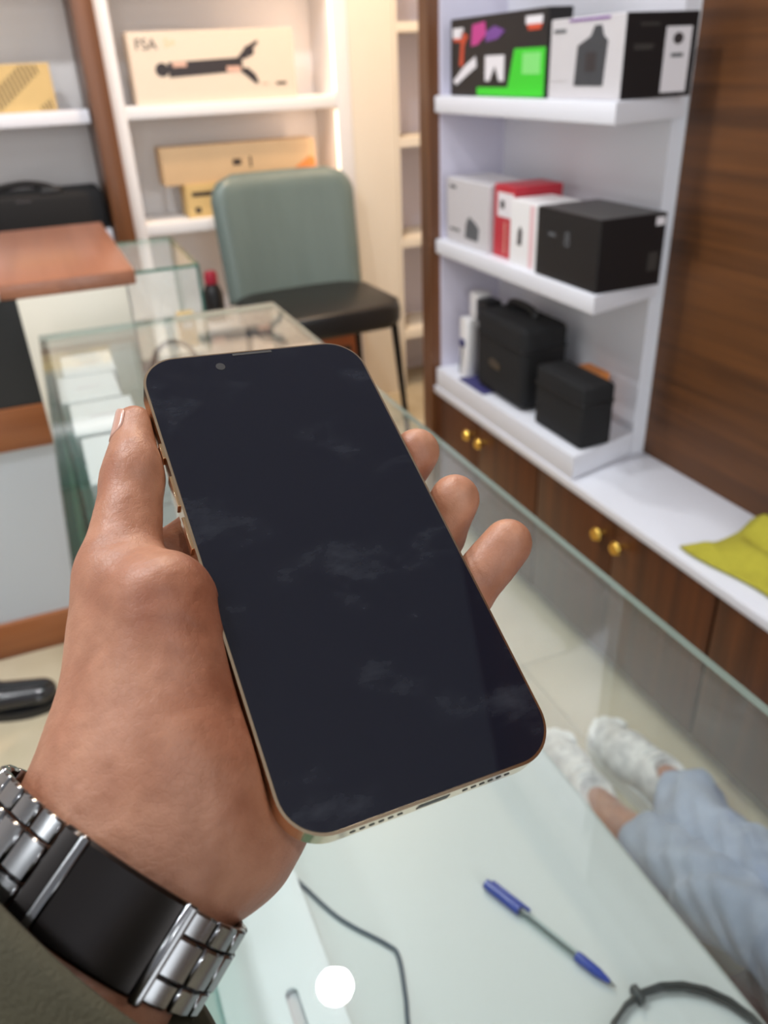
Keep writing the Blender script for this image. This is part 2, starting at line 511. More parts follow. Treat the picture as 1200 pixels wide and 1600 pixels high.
def nets(fn, lo, hi, h):
    lo = np.asarray(lo, float); hi = np.asarray(hi, float)
    n = np.ceil((hi - lo) / h).astype(int) + 1
    g = np.stack(np.meshgrid(*[lo[i] + h * np.arange(n[i]) for i in range(3)], indexing='ij'), -1)
    F = fn(g)
    s = F < 0
    c = [(i, j, k) for i in (0, 1) for j in (0, 1) for k in (0, 1)]
    sl = lambda A, o: A[o[0]:n[0] - 1 + o[0], o[1]:n[1] - 1 + o[1], o[2]:n[2] - 1 + o[2]]
    cnt = sum(sl(s, o).astype(np.int8) for o in c)
    mask = (cnt > 0) & (cnt < 8)
    idx = np.argwhere(mask)
    V = np.stack([sl(F, o)[mask] for o in c], 1)
    pos = np.zeros((len(idx), 3)); num = np.zeros(len(idx))
    for a in range(8):
        for b in range(a + 1, 8):
            d = np.array(c[b]) - np.array(c[a])
            if np.abs(d).sum() != 1: continue
            va, vb = V[:, a], V[:, b]
            x = (va < 0) != (vb < 0)
            t = np.where(x, va / np.where(x, va - vb, 1), 0)
            pos[x] += np.array(c[a]) + t[x, None] * d
            num[x] += 1
    pos /= num[:, None]
    v = lo + h * (idx + pos)
    imap = -np.ones(mask.shape, np.int64); imap[mask] = np.arange(len(idx))
    faces = []
    for ax in range(3):
        o = [0, 0, 0]; o[ax] = 1
        A = s[:n[0] - o[0], :n[1] - o[1], :n[2] - o[2]]; B = s[o[0]:, o[1]:, o[2]:]
        e = np.argwhere(A != B)
        u, w = (ax + 1) % 3, (ax + 2) % 3
        e = e[(e[:, u] > 0) & (e[:, w] > 0) & (e[:, u] < n[u] - 1) & (e[:, w] < n[w] - 1)]
        ins = A[tuple(e.T)]
        q = []
        for du, dw in ((-1, -1), (0, -1), (0, 0), (-1, 0)):
            p = e.copy(); p[:, u] += du; p[:, w] += dw
            q.append(imap[tuple(p.T)])
        q = np.stack(q, 1)
        q[~ins] = q[~ins][:, ::-1]
        faces.append(q)
    f = np.concatenate(faces)
    return v, f[(f >= 0).all(1)]

def relax(v, f, it=2, lam=0.5):
    for _ in range(it):
        acc = np.zeros_like(v); cn = np.zeros(len(v))
        for a, b in ((0, 1), (1, 2), (2, 3), (3, 0)):
            np.add.at(acc, f[:, a], v[f[:, b]]); np.add.at(acc, f[:, b], v[f[:, a]])
            np.add.at(cn, f[:, a], 1); np.add.at(cn, f[:, b], 1)
        v = v + lam * (acc / np.maximum(cn, 1)[:, None] - v)
    return v

# ================================================================== THE ROOM
def struct(o, label=None):
    o['kind'] = 'structure'
    if label: o['label'] = label
    return o

fl = struct(box('floor', -2.2, 1.75, -2.4, 3.4, -0.06, -0.008, 'grout'), 'polished beige marble tile floor')
bm = bmesh.new(); bm_box(bm, -0.2993, 0.2993, -0.2993, 0.2993, -0.009, 0, 0.0012, 1)
t0 = finish('tile', bm, 'floor', fl)
first = True
for i in range(7):
    for j in range(10):
        x, y = -2.2 + 0.3 + 0.6 * i, -2.4 + 0.3 + 0.6 * j
        if x > 1.75 or y > 3.3: continue
        o = t0 if first else link(bpy.data.objects.new('tile', t0.data), fl)
        first = False
        o.location = (x, y, 0)
struct(box('ceiling', -2.2, 1.75, -2.4, 3.4, CEIL, CEIL + 0.08, 'ceiling'), 'white ceiling')
struct(box('wall_left', -2.3, -2.2, -2.4, 3.4, 0, CEIL, 'white_paint'), 'white wall')
struct(box('wall_back', -2.2, 1.75, 3.22, 3.3, 0, CEIL, 'white_paint'), 'white wall behind the shelves')
wf = struct(box('wall_front', -2.2, 1.75, -2.5, -2.4, 0, 0.5, 'white_paint'), 'white front wall with an added window opening')
box('lintel', -2.2, 1.75, -2.5, -2.4, 2.4, CEIL, 'white_paint', wf)
box('pier', -2.2, -1.65, -2.5, -2.4, 0.5, 2.4, 'white_paint', wf)
box('pier', 1.05, 1.75, -2.5, -2.4, 0.5, 2.4, 'white_paint', wf)
w1 = struct(box('added_window', -1.65, 1.05, -2.47, -2.43, 0.5, 0.55, 'white_paint'), 'wide window added behind the viewer for the fill light')  # unseen window, added as the opening for the fill light
box('added_window_frame', -1.65, 1.05, -2.47, -2.43, 2.35, 2.4, 'white_paint', w1)
for x in (-1.65, -0.78, 0.12, 1.0):
    box('added_window_frame', x, x + 0.05, -2.47, -2.43, 0.55, 2.35, 'white_paint', w1)
struct(box('wall_right', 1.19, 1.75, -2.4, 1.335, 0, CEIL, 'wall_wood'), 'brown wood panelled wall with horizontal grain')
struct(box('wall_alcove', 1.66, 1.75, 2.02, 3.22, 0, CEIL, 'white_paint'), 'white wall in the corner')
struct(box('wall_partition', 1.19, 1.66, 1.335, 2.012, 0, CEIL, 'white_paint'), 'white partition wall')
struct(box('trim_1', 1.118, 1.284, 2.95, 3.22, 0, CEIL, 'cream'), 'plain cream wall strip between the shelf units')
struct(box('added_bulkhead', -2.2, 1.655, 2.90, 2.948, 1.70, CEIL, 'wall_wood'), 'dark wood panel added above the back shelves, out of view')  # unseen panel added to darken reflections in the counter glass
struct(box('trim_2', 0.985, 1.19, -1.6, 2.0, 0, 0.035, 'plinth'), 'grey plinth strip under the wooden cabinets')

def downlight(x, y, watts, col, label):
    r = empty('ceiling_downlight', (x, y, CEIL), label, 'lamp', 'ceiling downlights')
    lathe('trim_ring', [(0.052, -0.001), (0.052, -0.006), (0.066, -0.006), (0.068, 0.0), (0.052, 0.0)], 'white_paint', r, 32)
    warm = col[2] < 0.8
    lathe('lens', [(0.0, -0.004), (0.052, -0.004), (0.052, 0.0), (0, 0.0)], 'lamp_warm' if warm else 'lamp_glow', r, 32)
    ld = bpy.data.lights.new('bulb', 'AREA')
    ld.shape = 'DISK'; ld.size = 0.1; ld.energy = watts; ld.color = col
    lo = bpy.data.objects.new('bulb', ld)
    link(lo, r); lo.location = (0, 0, -0.008)
    return r
DL_LABELS = ['ceiling downlight over the glass counter', 'added ceiling downlight nearest the wooden wall cabinets', 'added ceiling downlight left of the glass counter',
             'added ceiling downlight over the brown topped counter', 'added ceiling downlight behind the sleeve at left', 'added ceiling downlight behind the viewer',
             'added rearmost ceiling downlight by the wood wall', 'added warm ceiling downlight over the green chair']
for (x, y, w, c), lb in zip(DOWNLIGHTS, DL_LABELS):
    downlight(x, y, w, c, lb)

# ================================================================== RIGHT WALL UNIT
XF = 0.957
r = empty('shelving_niche', (XF, 1.6, 0.405), 'white shelving niche with three thick shelves beside the wood panelled wall', 'shelves')
of = Vector((XF, 1.6, 0.405))
def sub(o, off):           # put world-space mesh under an Empty
    o.data.transform(Matrix.Translation(-Vector(off)))
    return o
sub(box('back_panel', 1.155, 1.189, 1.337, 1.955, 0.405, 2.5, 'cool_white', r), of)
sub(box('side_panel', 0.975, 1.189, 1.955, 1.966, 0.405, 2.5, 'lilac_white', r), of)
sub(box('post', 0.945, 0.99, 1.9665, 2.018, 0.0, 2.6, 'post_wood', r), of)
for z0, z1, ye in ((1.111, 1.148, 1.25), (0.777, 0.814, 1.262), (1.60, 1.637, 1.25)):
    sub(prism('shelf', [(XF, 1.954), (XF, ye), (1.154, ye + 0.052), (1.154, 1.954)], z0, z1, 'cool_white', r, 0.003), of)
sub(prism('shelf', [(XF, 1.954), (XF, 1.284), (1.154, 1.333), (1.154, 1.954)], 0.4055, 0.462, 'cool_white', r, 0.003), of)

tag(box('cabinet_worktop', 0.953, 1.189, -1.6, 1.965, 0.384, 0.405, 'cool_white', None, 0.002), 'long white worktop on the low wooden cabinets', 'worktop')
CAB_LABELS = ['low wooden cabinet at the brown post, under the black cases', 'low wooden cabinet under the yellow cloth end of the worktop',
              'low wooden cabinet nearest the seated legs', 'low wooden cabinet out beyond the seated legs']
for i in range(3):
    y1 = 1.999 - 0.58 * i; y0 = y1 - 0.578
    ym = (y0 + y1) / 2
    r = empty('base_cabinet', (1.07, ym, 0.036), CAB_LABELS[i], 'cabinet', 'low wooden cabinets along the right wall')
    of = (1.07, ym, 0.036)
    sub(box('body', 0.976, 1.188, y0, y1 - (0.034 if i == 0 else 0), 0.036, 0.383, 'door_wood', r), of)
    for s in (0, 1):
        a, b = (y0 + 0.002, ym - 0.0015) if s == 0 else (ym + 0.0015, y1 - (0.034 if i == 0 else 0.002))
        d = sub(box('door', 0.96, 0.9755, a, b, 0.04, 0.381, 'door_wood', r, 0.0015), of)
        ky = ym + (-0.032 if s == 0 else 0.032)
        mt = Matrix.Translation((0.96, ky, 0.338)) @ Matrix.Rotation(-math.pi / 2, 4, 'Y')
        k = sub(lathe('knob', [(0.0055, -0.001), (0.0055, 0.009), (0.013, 0.014), (0.0155, 0.02), (0.012, 0.026), (0, 0.028)], 'gold', d, 20, mt), of)

# ---- cartons on the niche shelves.  Faces seen: front (-X) and end (-Y)
def carton(name, label, x0, x1, y0, y1, z0, z1, m, group, cat='box', rot=0.0, bevel=0.0015):
    r = empty(name, (x0, y0, z0), label, cat, group, rot)
    bm = bmesh.new(); bm_box(bm, 0, x1 - x0, 0, y1 - y0, 0, z1 - z0, bevel, 1)
    c = finish('carton', bm, m, r)
    return r
FX = lambda W: ((-0.0003, W, 0), (0, -1, 0), (0, 0, 1))       # front face frame: u runs with the picture (towards -Y)
G1 = 'boxes on the top niche shelf'; G2 = 'boxes on the middle niche shelf'; G3 = 'cases on the bottom niche shelf'

r = carton('graphics_card_box', 'black carton with bright green corner and colourful artwork on top shelf', 0.975, 1.03, 1.50, 1.905, 1.1485, 1.302, 'box_black', G1)
o, u, v = FX(0.405)
decal('print', o, u, v, [(0.13, 0.002), (0.40, 0.002), (0.40, 0.088), (0.285, 0.088), (0.262, 0.018), (0.13, 0.018)], 'print_green', r)
decal('print', o, u, v, rectpts(0.318, 0.385, 0.042, 0.08), 'print_green2', r, 0.0009)
decal('print', o, u, v, rectpts(0.165, 0.245, 0.03, 0.078), 'print_white', r)
decal('print', o, u, v, [(0.185, 0.03), (0.225, 0.03), (0.207, 0.058)], 'box_black', r, 0.0009)
decal('print', o, u, v, [(0.015, 0.03), (0.03, 0.022), (0.125, 0.058), (0.12, 0.078), (0.07, 0.06)], 'print_white', r)
decal('print', o, u, v, [(0.045, 0.06), (0.062, 0.06), (0.066, 0.1), (0.085, 0.118), (0.055, 0.128)], 'print_orange', r)
decal('print', o, u, v, [(0.10, 0.098), (0.13, 0.1), (0.165, 0.118), (0.16, 0.142), (0.105, 0.138)], 'print_magenta', r)
decal('print', o, u, v, [(0.165, 0.104), (0.215, 0.108), (0.245, 0.122), (0.2, 0.132), (0.165, 0.122)], 'print_purple', r)
decal('print', o, u, v, [(0.012, 0.115), (0.06, 0.115), (0.062, 0.135), (0.012, 0.135)], 'print_white', r)
decal('print', o, u, v, [(0.02, 0.108), (0.052, 0.108), (0.058, 0.115), (0.014, 0.115)], 'print_orange', r)
decal('print', o, u, v, [(0.325, 0.128), (0.385, 0.128), (0.385, 0.142), (0.325, 0.142)], 'print_white', r)
decal('print', o, u, v, [(0.335, 0.118), (0.378, 0.118), (0.385, 0.128), (0.33, 0.128)], 'print_orange', r)

r = carton('motherboard_box', 'light grey carton with dark device picture and black end, top shelf', 0.975, 1.128, 1.268, 1.49, 1.1485, 1.279, 'box_grey', G1)
o, u, v = FX(0.222)
decal('picture', o, u, v, [(0.085, 0.022), (0.172, 0.022), (0.178, 0.092), (0.165, 0.1), (0.158, 0.116), (0.138, 0.116), (0.128, 0.1), (0.09, 0.086)], 'print_slate', r)
decal('picture', o, u, v, rectpts(0.118, 0.148, 0.045, 0.075), 'print_dark', r, 0.001)
decal('print', o, u, v, rectpts(0.012, 0.05, 0.108, 0.114), 'print_grey', r)
decal('print', o, u, v, rectpts(0.012, 0.06, 0.03, 0.042), 'box_grey', r)
decal('print', o, u, v, rectpts(0.06, 0.18, 0.124, 0.128), 'print_purple', r)
e = ((0, -0.0003, 0), (1, 0, 0), (0, 0, 1))
decal('end_panel', *e, rectpts(0.001, 0.152, 0.001, 0.130), 'box_black', r)
decal('sticker', *e, rectpts(0.085, 0.14, 0.008, 0.108), 'print_white', r, 0.001)
decal('picture', *e, [(0.112 + 0.011 * math.cos(a * 0.5236), 0.09 + 0.009 * math.sin(a * 0.5236)) for a in range(12)], 'print_dark', r, 0.0014)
decal('print', *e, rectpts(0.1, 0.126, 0.062, 0.068), 'print_grey', r, 0.0014)
decal('print', *e, rectpts(0.02, 0.06, 0.075, 0.084), 'box_top', r, 0.001)
decal('print', *e, rectpts(0.03, 0.07, 0.11, 0.115), 'box_top', r, 0.001)

r = carton('webcam_box', 'pale grey carton with small dark camera picture by the brown post', 0.975, 1.10, 1.71, 1.925, 0.8145, 0.967, 'box_grey', G2)
o, u, v = FX(0.215)
decal('picture', o, u, v, [(0.10, 0.02), (0.165, 0.02), (0.17, 0.05), (0.15, 0.062), (0.12, 0.072), (0.105, 0.055)], 'print_grey', r)
decal('print', o, u, v, rectpts(0.02, 0.07, 0.03, 0.036), 'print_grey', r)
decal('print', o, u, v, rectpts(0.02, 0.05, 0.13, 0.137), 'print_grey', r)
r = carton('camera_box', 'narrow red carton with white upper label on the middle shelf', 0.985, 1.11, 1.613, 1.703, 0.8145, 0.972, 'box_red', G2)
o, u, v = FX(0.09)
decal('print', o, u, v, rectpts(0.018, 0.086, 0.09, 0.142), 'print_white', r)
decal('picture', o, u, v, [(0.03, 0.108), (0.048, 0.108), (0.048, 0.125), (0.03, 0.125)], 'print_dark', r, 0.001)
decal('print', o, u, v, rectpts(0.05, 0.054, 0.01, 0.08), 'print_pink', r)
r = carton('earphone_box', 'small white carton with pink edge next to the black cube box', 0.97, 1.075, 1.494, 1.605, 0.8145, 0.952, 'box_white', G2)
o, u, v = FX(0.111)
decal('print', o, u, v, rectpts(0.082, 0.098, 0.004, 0.132), 'box_pink', r)
decal('picture', o, u, v, [(0.034, 0.045), (0.05, 0.045), (0.052, 0.075), (0.044, 0.085), (0.036, 0.075)], 'print_dark', r)
r = carton('black_cube_box', 'big black cube carton with grey top on the middle shelf', 0.965, 1.118, 1.272, 1.488, 0.8145, 0.951, 'box_black', G2)
decal('top_panel', (0.002, 0.002, 0.1366), (1, 0, 0), (0, 1, 0), rectpts(0, 0.148, 0, 0.212), 'box_top', r)
o, u, v = FX(0.216)
lettering('print', '8', 0.042, (-0.0006, 0.115, 0.072), u, v, 'print_grey', r)
decal('print', o, u, v, rectpts(0.045, 0.07, 0.085, 0.092), 'print_grey', r)
decal('sticker', *e, rectpts(0.128, 0.148, 0.115, 0.13), 'print_white', r)
decal('print', *e, rectpts(0.118, 0.14, 0.03, 0.065), 'box_top', r)

# bottom shelf: white devices, tall black case, low black case, orange packet
ZB = 0.4625
r = empty('white_router', (1.055, 1.885, ZB), 'upright white device with dark top at the back of bottom shelf', 'device', G3)
prism('body', rrect(0.045, 0.05, 0.012), 0, 0.215, 'box_white', r, 0.003)
prism('base', rrect(0.07, 0.07, 0.016), 0, 0.012, 'box_white', r, 0.002)
box('dark_cap', -0.024, 0.024, -0.075, -0.02, 0.145, 0.205, 'black_plastic', r, 0.004)
r = empty('white_charger', (1.0, 1.85, ZB), 'slim white charger with dark plug standing on bottom shelf', 'charger', G3)
prism('body', rrect(0.03, 0.045, 0.008), 0, 0.16, 'box_white', r, 0.003)
box('plug', -0.02, -0.0155, -0.012, 0.012, 0.085, 0.105, 'navy', r, 0.001)
tube('cord', catmull([(-0.016, 0, 0.085), (-0.02, 0.002, 0.05), (-0.018, 0.012, 0.01), (-0.005, 0.02, 0.004)]), 0.0015, 'cable_grey', r)
tag(box('blue_sleeve', 0.965, 1.08, 1.70, 1.835, ZB, 0.4665, 'navy', None, 0.001), 'flat navy blue sleeve under the tall black case', 'sleeve')

def soft_case(name, label, x0, x1, y0, y1, z0, z1, rad, handle=None, badge=None, cat='case', mt='black_fabric'):
    cx, cy = (x0 + x1) / 2, (y0 + y1) / 2
    r = empty(name, (cx, cy, z0), label, cat, G3)
    bm = bmesh.new(); bm_box(bm, x0 - cx, x1 - cx, y0 - cy, y1 - cy, 0, z1 - z0, rad, 4)
    finish('shell', bm, mt, r, True)
    zm = (z1 - z0) * 0.72
    pts = rrect(x1 - x0 + 0.003, y1 - y0 + 0.003, rad + 0.002, 5)
    tube('zip', [(p[0], p[1], zm) for p in pts], 0.0022, 'black_plastic', r, 6, True)
    if handle:
        h = z1 - z0
        tube('handle', catmull([(0, -handle, h - 0.006), (0, -handle * 0.9, h + 0.018), (0, 0, h + 0.024), (0, handle * 0.9, h + 0.018), (0, handle, h - 0.006)], 6), 0.009, 'black_plastic', r, 8)
    if badge:
        decal('badge', (x0 - cx - 0.0005, y1 - cy, 0), (0, -1, 0), (0, 0, 1), badge, 'steel', r, 0.0012)
    return r
soft_case('camera_bag', 'tall black bag with handle and small silver badge, bottom shelf', 0.982, 1.11, 1.545, 1.775, 0.467, 0.672, 0.02, 0.055,
          [(0.075, 0.075), (0.125, 0.072), (0.13, 0.088), (0.1, 0.098), (0.075, 0.092)], 'bag')
soft_case('hard_case', 'low black box case standing at the front end of bottom shelf', 0.985, 1.068, 1.305, 1.49, ZB, 0.605, 0.008)
r = carton('orange_packet', 'orange packet peeking out behind the low black case', 1.10, 1.14, 1.42, 1.50, ZB, 0.58, 'orange', G3)
decal('print', (-0.0003, 0.08, 0), (0, -1, 0), (0, 0, 1), rectpts(0.02, 0.06, 0.06, 0.08), 'print_white', r)
r.rotation_euler = (0, 0, 0.0)

# yellow cloth on the worktop
nx, ny = 36, 40
vs, fs = [], []
for i in range(nx):
    for j in range(ny):
        a, b = i / (nx - 1), j / (ny - 1)
        x = 0.985 + 0.195 * a + 0.012 * math.sin(5 * b) * (1 - a)
        y = 0.70 + 0.26 * b - 0.02 * math.sin(4 * a)
        z = 0.420 + 0.011 * math.sin(9 * a + 3 * b) * math.sin(5 * b + 1) + 0.005 * math.sin(17 * a - 7 * b) + 0.012 * a * b
        ed = min(a, 1 - a, b, 1 - b)
        z = 0.4072 + (max(z, 0.408) - 0.4072) * min(1, 0.25 + ed * 8)
        vs.append((x, y, z))
for i in range(nx - 1):
    for j in range(ny - 1):
        fs.append((i * ny + j, (i + 1) * ny + j, (i + 1) * ny + j + 1, i * ny + j + 1))
cl = from_np('cleaning_cloth', vs, fs, 'cloth_yellow')
md = cl.modifiers.new('thick', 'SOLIDIFY'); md.thickness = 0.003; md.offset = 1
tag(cl, 'crumpled yellow microfibre cloth on the white worktop', 'cloth')
pts = [(1.055 + 0.03 * math.cos(a), 0.752 + 0.03 * math.sin(a), 0.437) for a in [k * math.pi / 12 for k in range(24)]]
tag(tube('cord_loop', pts, 0.005, 'cable_black', None, 8, True), 'small black cord loop lying on the yellow cloth', 'cord')

# ================================================================== BACK SHELVES
YB = 2.95
r = empty('bookcase', (0.71, 3.08, 0), 'white open bookcase behind the green chair', 'bookcase')
of = (0.71, 3.08, 0)
sub(box('stile', 0.302, 0.343, YB, 3.21, 0, 2.6, 'white_paint', r, 0.001), of)
sub(box('stile', 1.064, 1.117, YB, 3.21, 0, 2.6, 'white_paint', r, 0.001), of)
sub(box('back_panel', 0.343, 1.064, 3.20, 3.21, 0, 2.6, 'white_paint', r), of)
for z1 in (1.86, 1.497, 1.133, 0.771, 0.40, 0.07):
    sub(box('shelf', 0.3435, 1.0635, YB + 0.004, 3.20, z1 - 0.038, z1, 'white_paint', r, 0.0015), of)
zs = (1.86, 1.497, 1.133, 0.771, 0.40, 0.07)
for za, zb in zip(zs[1:], zs[:-1]):                      # warm LED strips, added unseen to light the bays, on the inner edge of the right stile
    st = sub(box('added_led_strip', 1.0600, 1.0635, 2.957, 2.967, za + 0.01, zb - 0.048, 'led_warm', r), of)
    ld = bpy.data.lights.new('led', 'AREA')
    ld.shape = 'RECTANGLE'; ld.size = zb - za - 0.07; ld.size_y = 0.01; ld.energy = 0.42; ld.color = (1.0, 0.66, 0.42)
    lo = bpy.data.objects.new('led', ld); link(lo, st)
    lo.location = (1.058 - of[0], 2.965 - of[1], (za + zb - 0.038) / 2 - of[2])
    dv = Vector((-0.85, 0.52, 0)).normalized()
    zx = -dv; xx = Vector((0, 0, 1)); yx = zx.cross(xx)
    lo.rotation_euler = Matrix((xx, yx, zx)).transposed().to_euler()
tag(box('wooden_post', 0.238, 0.300, YB - 0.03, 3.21, 0, 2.6, 'post_wood', None, 0.002), 'brown wooden upright between the two white shelf units', 'post')
r = empty('bookcase', (-0.5, 3.08, 0), 'white wall shelves left of the brown wooden upright', 'shelves')
of = (-0.5, 3.08, 0)
sub(box('back_panel', -1.3, 0.235, 3.20, 3.21, 0, 2.6, 'white_paint', r), of)
for z1 in (1.497, 1.133, 0.771, 0.40):
    sub(box('shelf', -1.3, 0.229, YB, 3.20, z1 - 0.04, z1, 'cool_white', r, 0.002), of)
r = empty('narrow_bookcase', (1.47, 3.08, 0), 'narrow white shelf column in the far corner by the brown post', 'shelves')
of = (1.47, 3.08, 0)
sub(box('stile', 1.286, 1.30, YB, 3.21, 0, 2.6, 'cream', r), of)
sub(box('stile', 1.64, 1.655, YB, 3.21, 0, 2.6, 'cream', r), of)
sub(box('back_panel', 1.30, 1.64, 3.20, 3.21, 0, 2.6, 'lilac_white', r), of)
for z1 in (1.71, 1.346, 0.978, 0.618, 0.251):
    sub(box('shelf', 1.3005, 1.6395, YB + 0.003, 3.20, z1 - 0.03, z1, 'cream', r), of)

# cartons in the bookcase; their fronts face -Y
GB = 'boxes in the white bookcase'
r = carton('gimbal_box', 'wide cream carton printed with a dark folded gimbal, upper bookcase shelf', 0.385, 0.925, 2.965, 3.06, 1.1335, 1.338, 'cream_card', GB)
o, u, v = ((0, -0.0003, 0), (1, 0, 0), (0, 0, 1))
lettering('lettering', 'FSA', 0.044, (0.020, -0.0006, 0.155), u, v, 'print_dark', r)
lettering('lettering', '5+', 0.034, (0.112, -0.0006, 0.160), u, v, 'print_gold', r)
decal('picture', o, u, v, [(0.115, 0.075), (0.36, 0.085), (0.36, 0.125), (0.115, 0.118)], 'print_dark', r)
decal('picture', o, u, v, [(0.095 + 0.022 * math.cos(a * 0.5236), 0.098 + 0.02 * math.sin(a * 0.5236)) for a in range(12)], 'print_dark', r, 0.0009)
decal('picture', o, u, v, [(0.34, 0.12), (0.375, 0.12), (0.395, 0.145), (0.42, 0.165), (0.415, 0.172), (0.385, 0.158), (0.37, 0.148)], 'print_dark', r, 0.001)
decal('picture', o, u, v, [(0.385 + 0.018 * math.cos(a * 0.5236), 0.142 + 0.016 * math.sin(a * 0.5236)) for a in range(12)], 'print_dark', r, 0.0012)
decal('picture', o, u, v, [(0.345, 0.09), (0.375, 0.095), (0.4, 0.075), (0.41, 0.05), (0.4, 0.045), (0.38, 0.062)], 'print_dark', r, 0.001)
decal('picture', o, u, v, rectpts(0.305, 0.352, 0.084, 0.1), 'print_pink', r, 0.0012)
decal('picture', o, u, v, rectpts(0.13, 0.175, 0.104, 0.118), 'print_pink', r, 0.0012)
decal('print', o, u, v, rectpts(0.47, 0.505, 0.04, 0.049), 'ink', r)
decal('print', o, u, v, rectpts(0.42, 0.44, 0.042, 0.048), 'print_pink', r)

r = carton('parcel_box', 'long plain brown carton lying on the small yellow box', 0.435, 0.985, 3.0, 3.11, 0.881, 1.0, 'kraft', GB)
decal('print', o, u, v, rectpts(0.245, 0.275, 0.05, 0.07), 'ink', r)
decal('print', o, u, v, [(0.305, 0.04), (0.312, 0.04), (0.312, 0.075), (0.305, 0.075)], 'ink', r)
decal('tape', o, u, v, [(0.43, 0.002), (0.548, 0.002), (0.548, 0.05), (0.53, 0.062)], 'orange', r)
r = carton('small_parcel', 'small yellow carton under the left part of long brown carton', 0.50, 0.635, 2.99, 3.1, 0.7715, 0.8805, 'yellow_card', GB)
decal('print', o, u, v, rectpts(0.02, 0.1, 0.07, 0.085), 'ink', r)
decal('print', o, u, v, rectpts(0.025, 0.045, 0.015, 0.035), 'ink', r)
r = carton('small_parcel', 'yellow carton hidden behind chair back under the long brown carton', 0.80, 0.96, 2.99, 3.1, 0.7715, 0.8805, 'yellow_card', GB)
decal('print', o, u, v, rectpts(0.02, 0.1, 0.07, 0.085), 'ink', r)

r = carton('striped_parcel', 'tan carton with dark diagonal stripes on the left white shelf', -0.18, 0.140, 2.965, 3.10, 1.1335, 1.264, 'yellow_card', None)
for k in range(19):
    a, b = 0.075 + k * 0.0115, -0.055 + k * 0.0088
    lo, hi = max(b, 0.006), min(b + 0.05, 0.126)
    if hi - lo < 0.006: continue
    f = lambda v_: a - 0.016 * (v_ - b) / 0.05
    decal('stripe', o, u, v, [(f(lo), lo), (f(lo) + 0.005, lo), (f(hi) + 0.005, hi), (f(hi), hi)], 'ink', r)
for k in range(4):
    a = 0.276 + k * 0.010
    decal('stripe', o, u, v, [(a, 0.004), (a + 0.004, 0.004), (a - 0.002, 0.014 + k * 0.006), (a - 0.006, 0.014 + k * 0.006)], 'ink', r)

r = empty('laptop_bag', (-0.07, 3.06, 0.7715), 'black bag with carry handle on the left white shelf', 'bag')
bm = bmesh.new(); bm_box(bm, -0.33, 0.295, -0.10, 0.12, 0, 0.125, 0.018, 3); finish('shell', bm, 'black_fabric', r, True)
tube('handle', catmull([(-0.06, -0.06, 0.12), (-0.03, -0.06, 0.145), (0.06, -0.06, 0.156), (0.13, -0.06, 0.142), (0.16, -0.06, 0.12)], 6), 0.011, 'black_fabric', r, 10)
bm = bmesh.new(); bm_box(bm, 0.10, 0.17, -0.09, -0.03, 0.118, 0.142, 0.008, 2); finish('buckle', bm, 'black_plastic', r, True)
decal('badge', (0, -0.1005, 0), (1, 0, 0), (0, 0, 1), rectpts(0.02, 0.07, 0.105, 0.112), 'steel', r)

# spray bottle with red cap on the low shelf
r = empty('spray_bottle', (0.545, 3.0, 0.4005), 'dark bottle with red cap on the bookcase beside the chair', 'bottle')
lathe('body', [(0, 0), (0.036, 0), (0.038, 0.01), (0.038, 0.10), (0.026, 0.13), (0.018, 0.135), (0.018, 0.14), (0, 0.14)], 'black_plastic', r, 20)
lathe('cap', [(0.018, 0.138), (0.024, 0.138), (0.024, 0.172), (0.018, 0.182), (0, 0.182)], 'red', r, 20)

# ================================================================== BROWN TOPPED COUNTER (left)
r = empty('service_counter', (-0.1, 2.1, 0), 'counter with brown wood top, ivory end panel and black and grey front', 'counter')
of = (-0.1, 2.1, 0)
sub(box('body', -0.60, 0.138, 1.785, 2.45, 0.0, 0.836, 'post_wood', r), of)
sub(box('end_panel', -0.073, 0.142, 1.762, 1.785, 0.0, 0.836, 'ivory', r, 0.001), of)
sub(box('black_panel', -0.60, -0.0735, 1.77, 1.785, 0.6155, 0.836, 'black_panel', r), of)
sub(box('wood_band', -0.60, -0.0735, 1.762, 1.785, 0.522, 0.615, 'band_wood', r, 0.001), of)
sub(box('grey_panel', -0.60, -0.0735, 1.768, 1.785, 0.0955, 0.5215, 'grey_panel', r), of)
sub(box('skirting', -0.60, -0.0735, 1.758, 1.785, 0.0, 0.095, 'band_wood', r, 0.002), of)
sub(box('wooden_top', -0.103, 0.166, 1.768, 2.46, 0.8365, 0.868, 'lid_wood', r, 0.005, 2), of)
sub(box('side_top', -0.62, -0.104, 1.76, 2.46, 0.8365, 0.85, 'white_paint', r, 0.002), of)

# small glass showcase behind
def pane(name, x0, x1, y0, y1, z0, z1, parent, off=(0, 0, 0), edge='edge_green', face='glass'):
    bm = bmesh.new(); bm_box(bm, x0 - off[0], x1 - off[0], y0 - off[1], y1 - off[1], z0 - off[2], z1 - off[2])
    d = [x1 - x0, y1 - y0, z1 - z0]; ax = d.index(min(d))
    for f in bm.faces:
        c = f.calc_center_median(); n = f.normal
        f.material_index = 0 if abs(n[ax]) > 0.9 else 1
    return finish(name, bm, None, parent, False, [face, edge])
r = empty('glass_showcase', (0.27, 2.33, 0), 'small square glass showcase on white base behind the brown counter', 'showcase')
of = (0.27, 2.33, 0)
sub(box('base', 0.175, 0.352, 2.13, 2.54, 0, 0.56, 'white_paint', r), of)
pane('glass_pane', 0.172, 0.36, 2.12, 2.55, 0.785, 0.792, r, of)
pane('glass_pane', 0.172, 0.36, 2.12, 2.127, 0.561, 0.7845, r, of)
pane('glass_pane', 0.353, 0.36, 2.1275, 2.55, 0.561, 0.7845, r, of)
sub(box('back_board', 0.172, 0.3525, 2.543, 2.55, 0.561, 0.7845, 'white_paint', r), of)
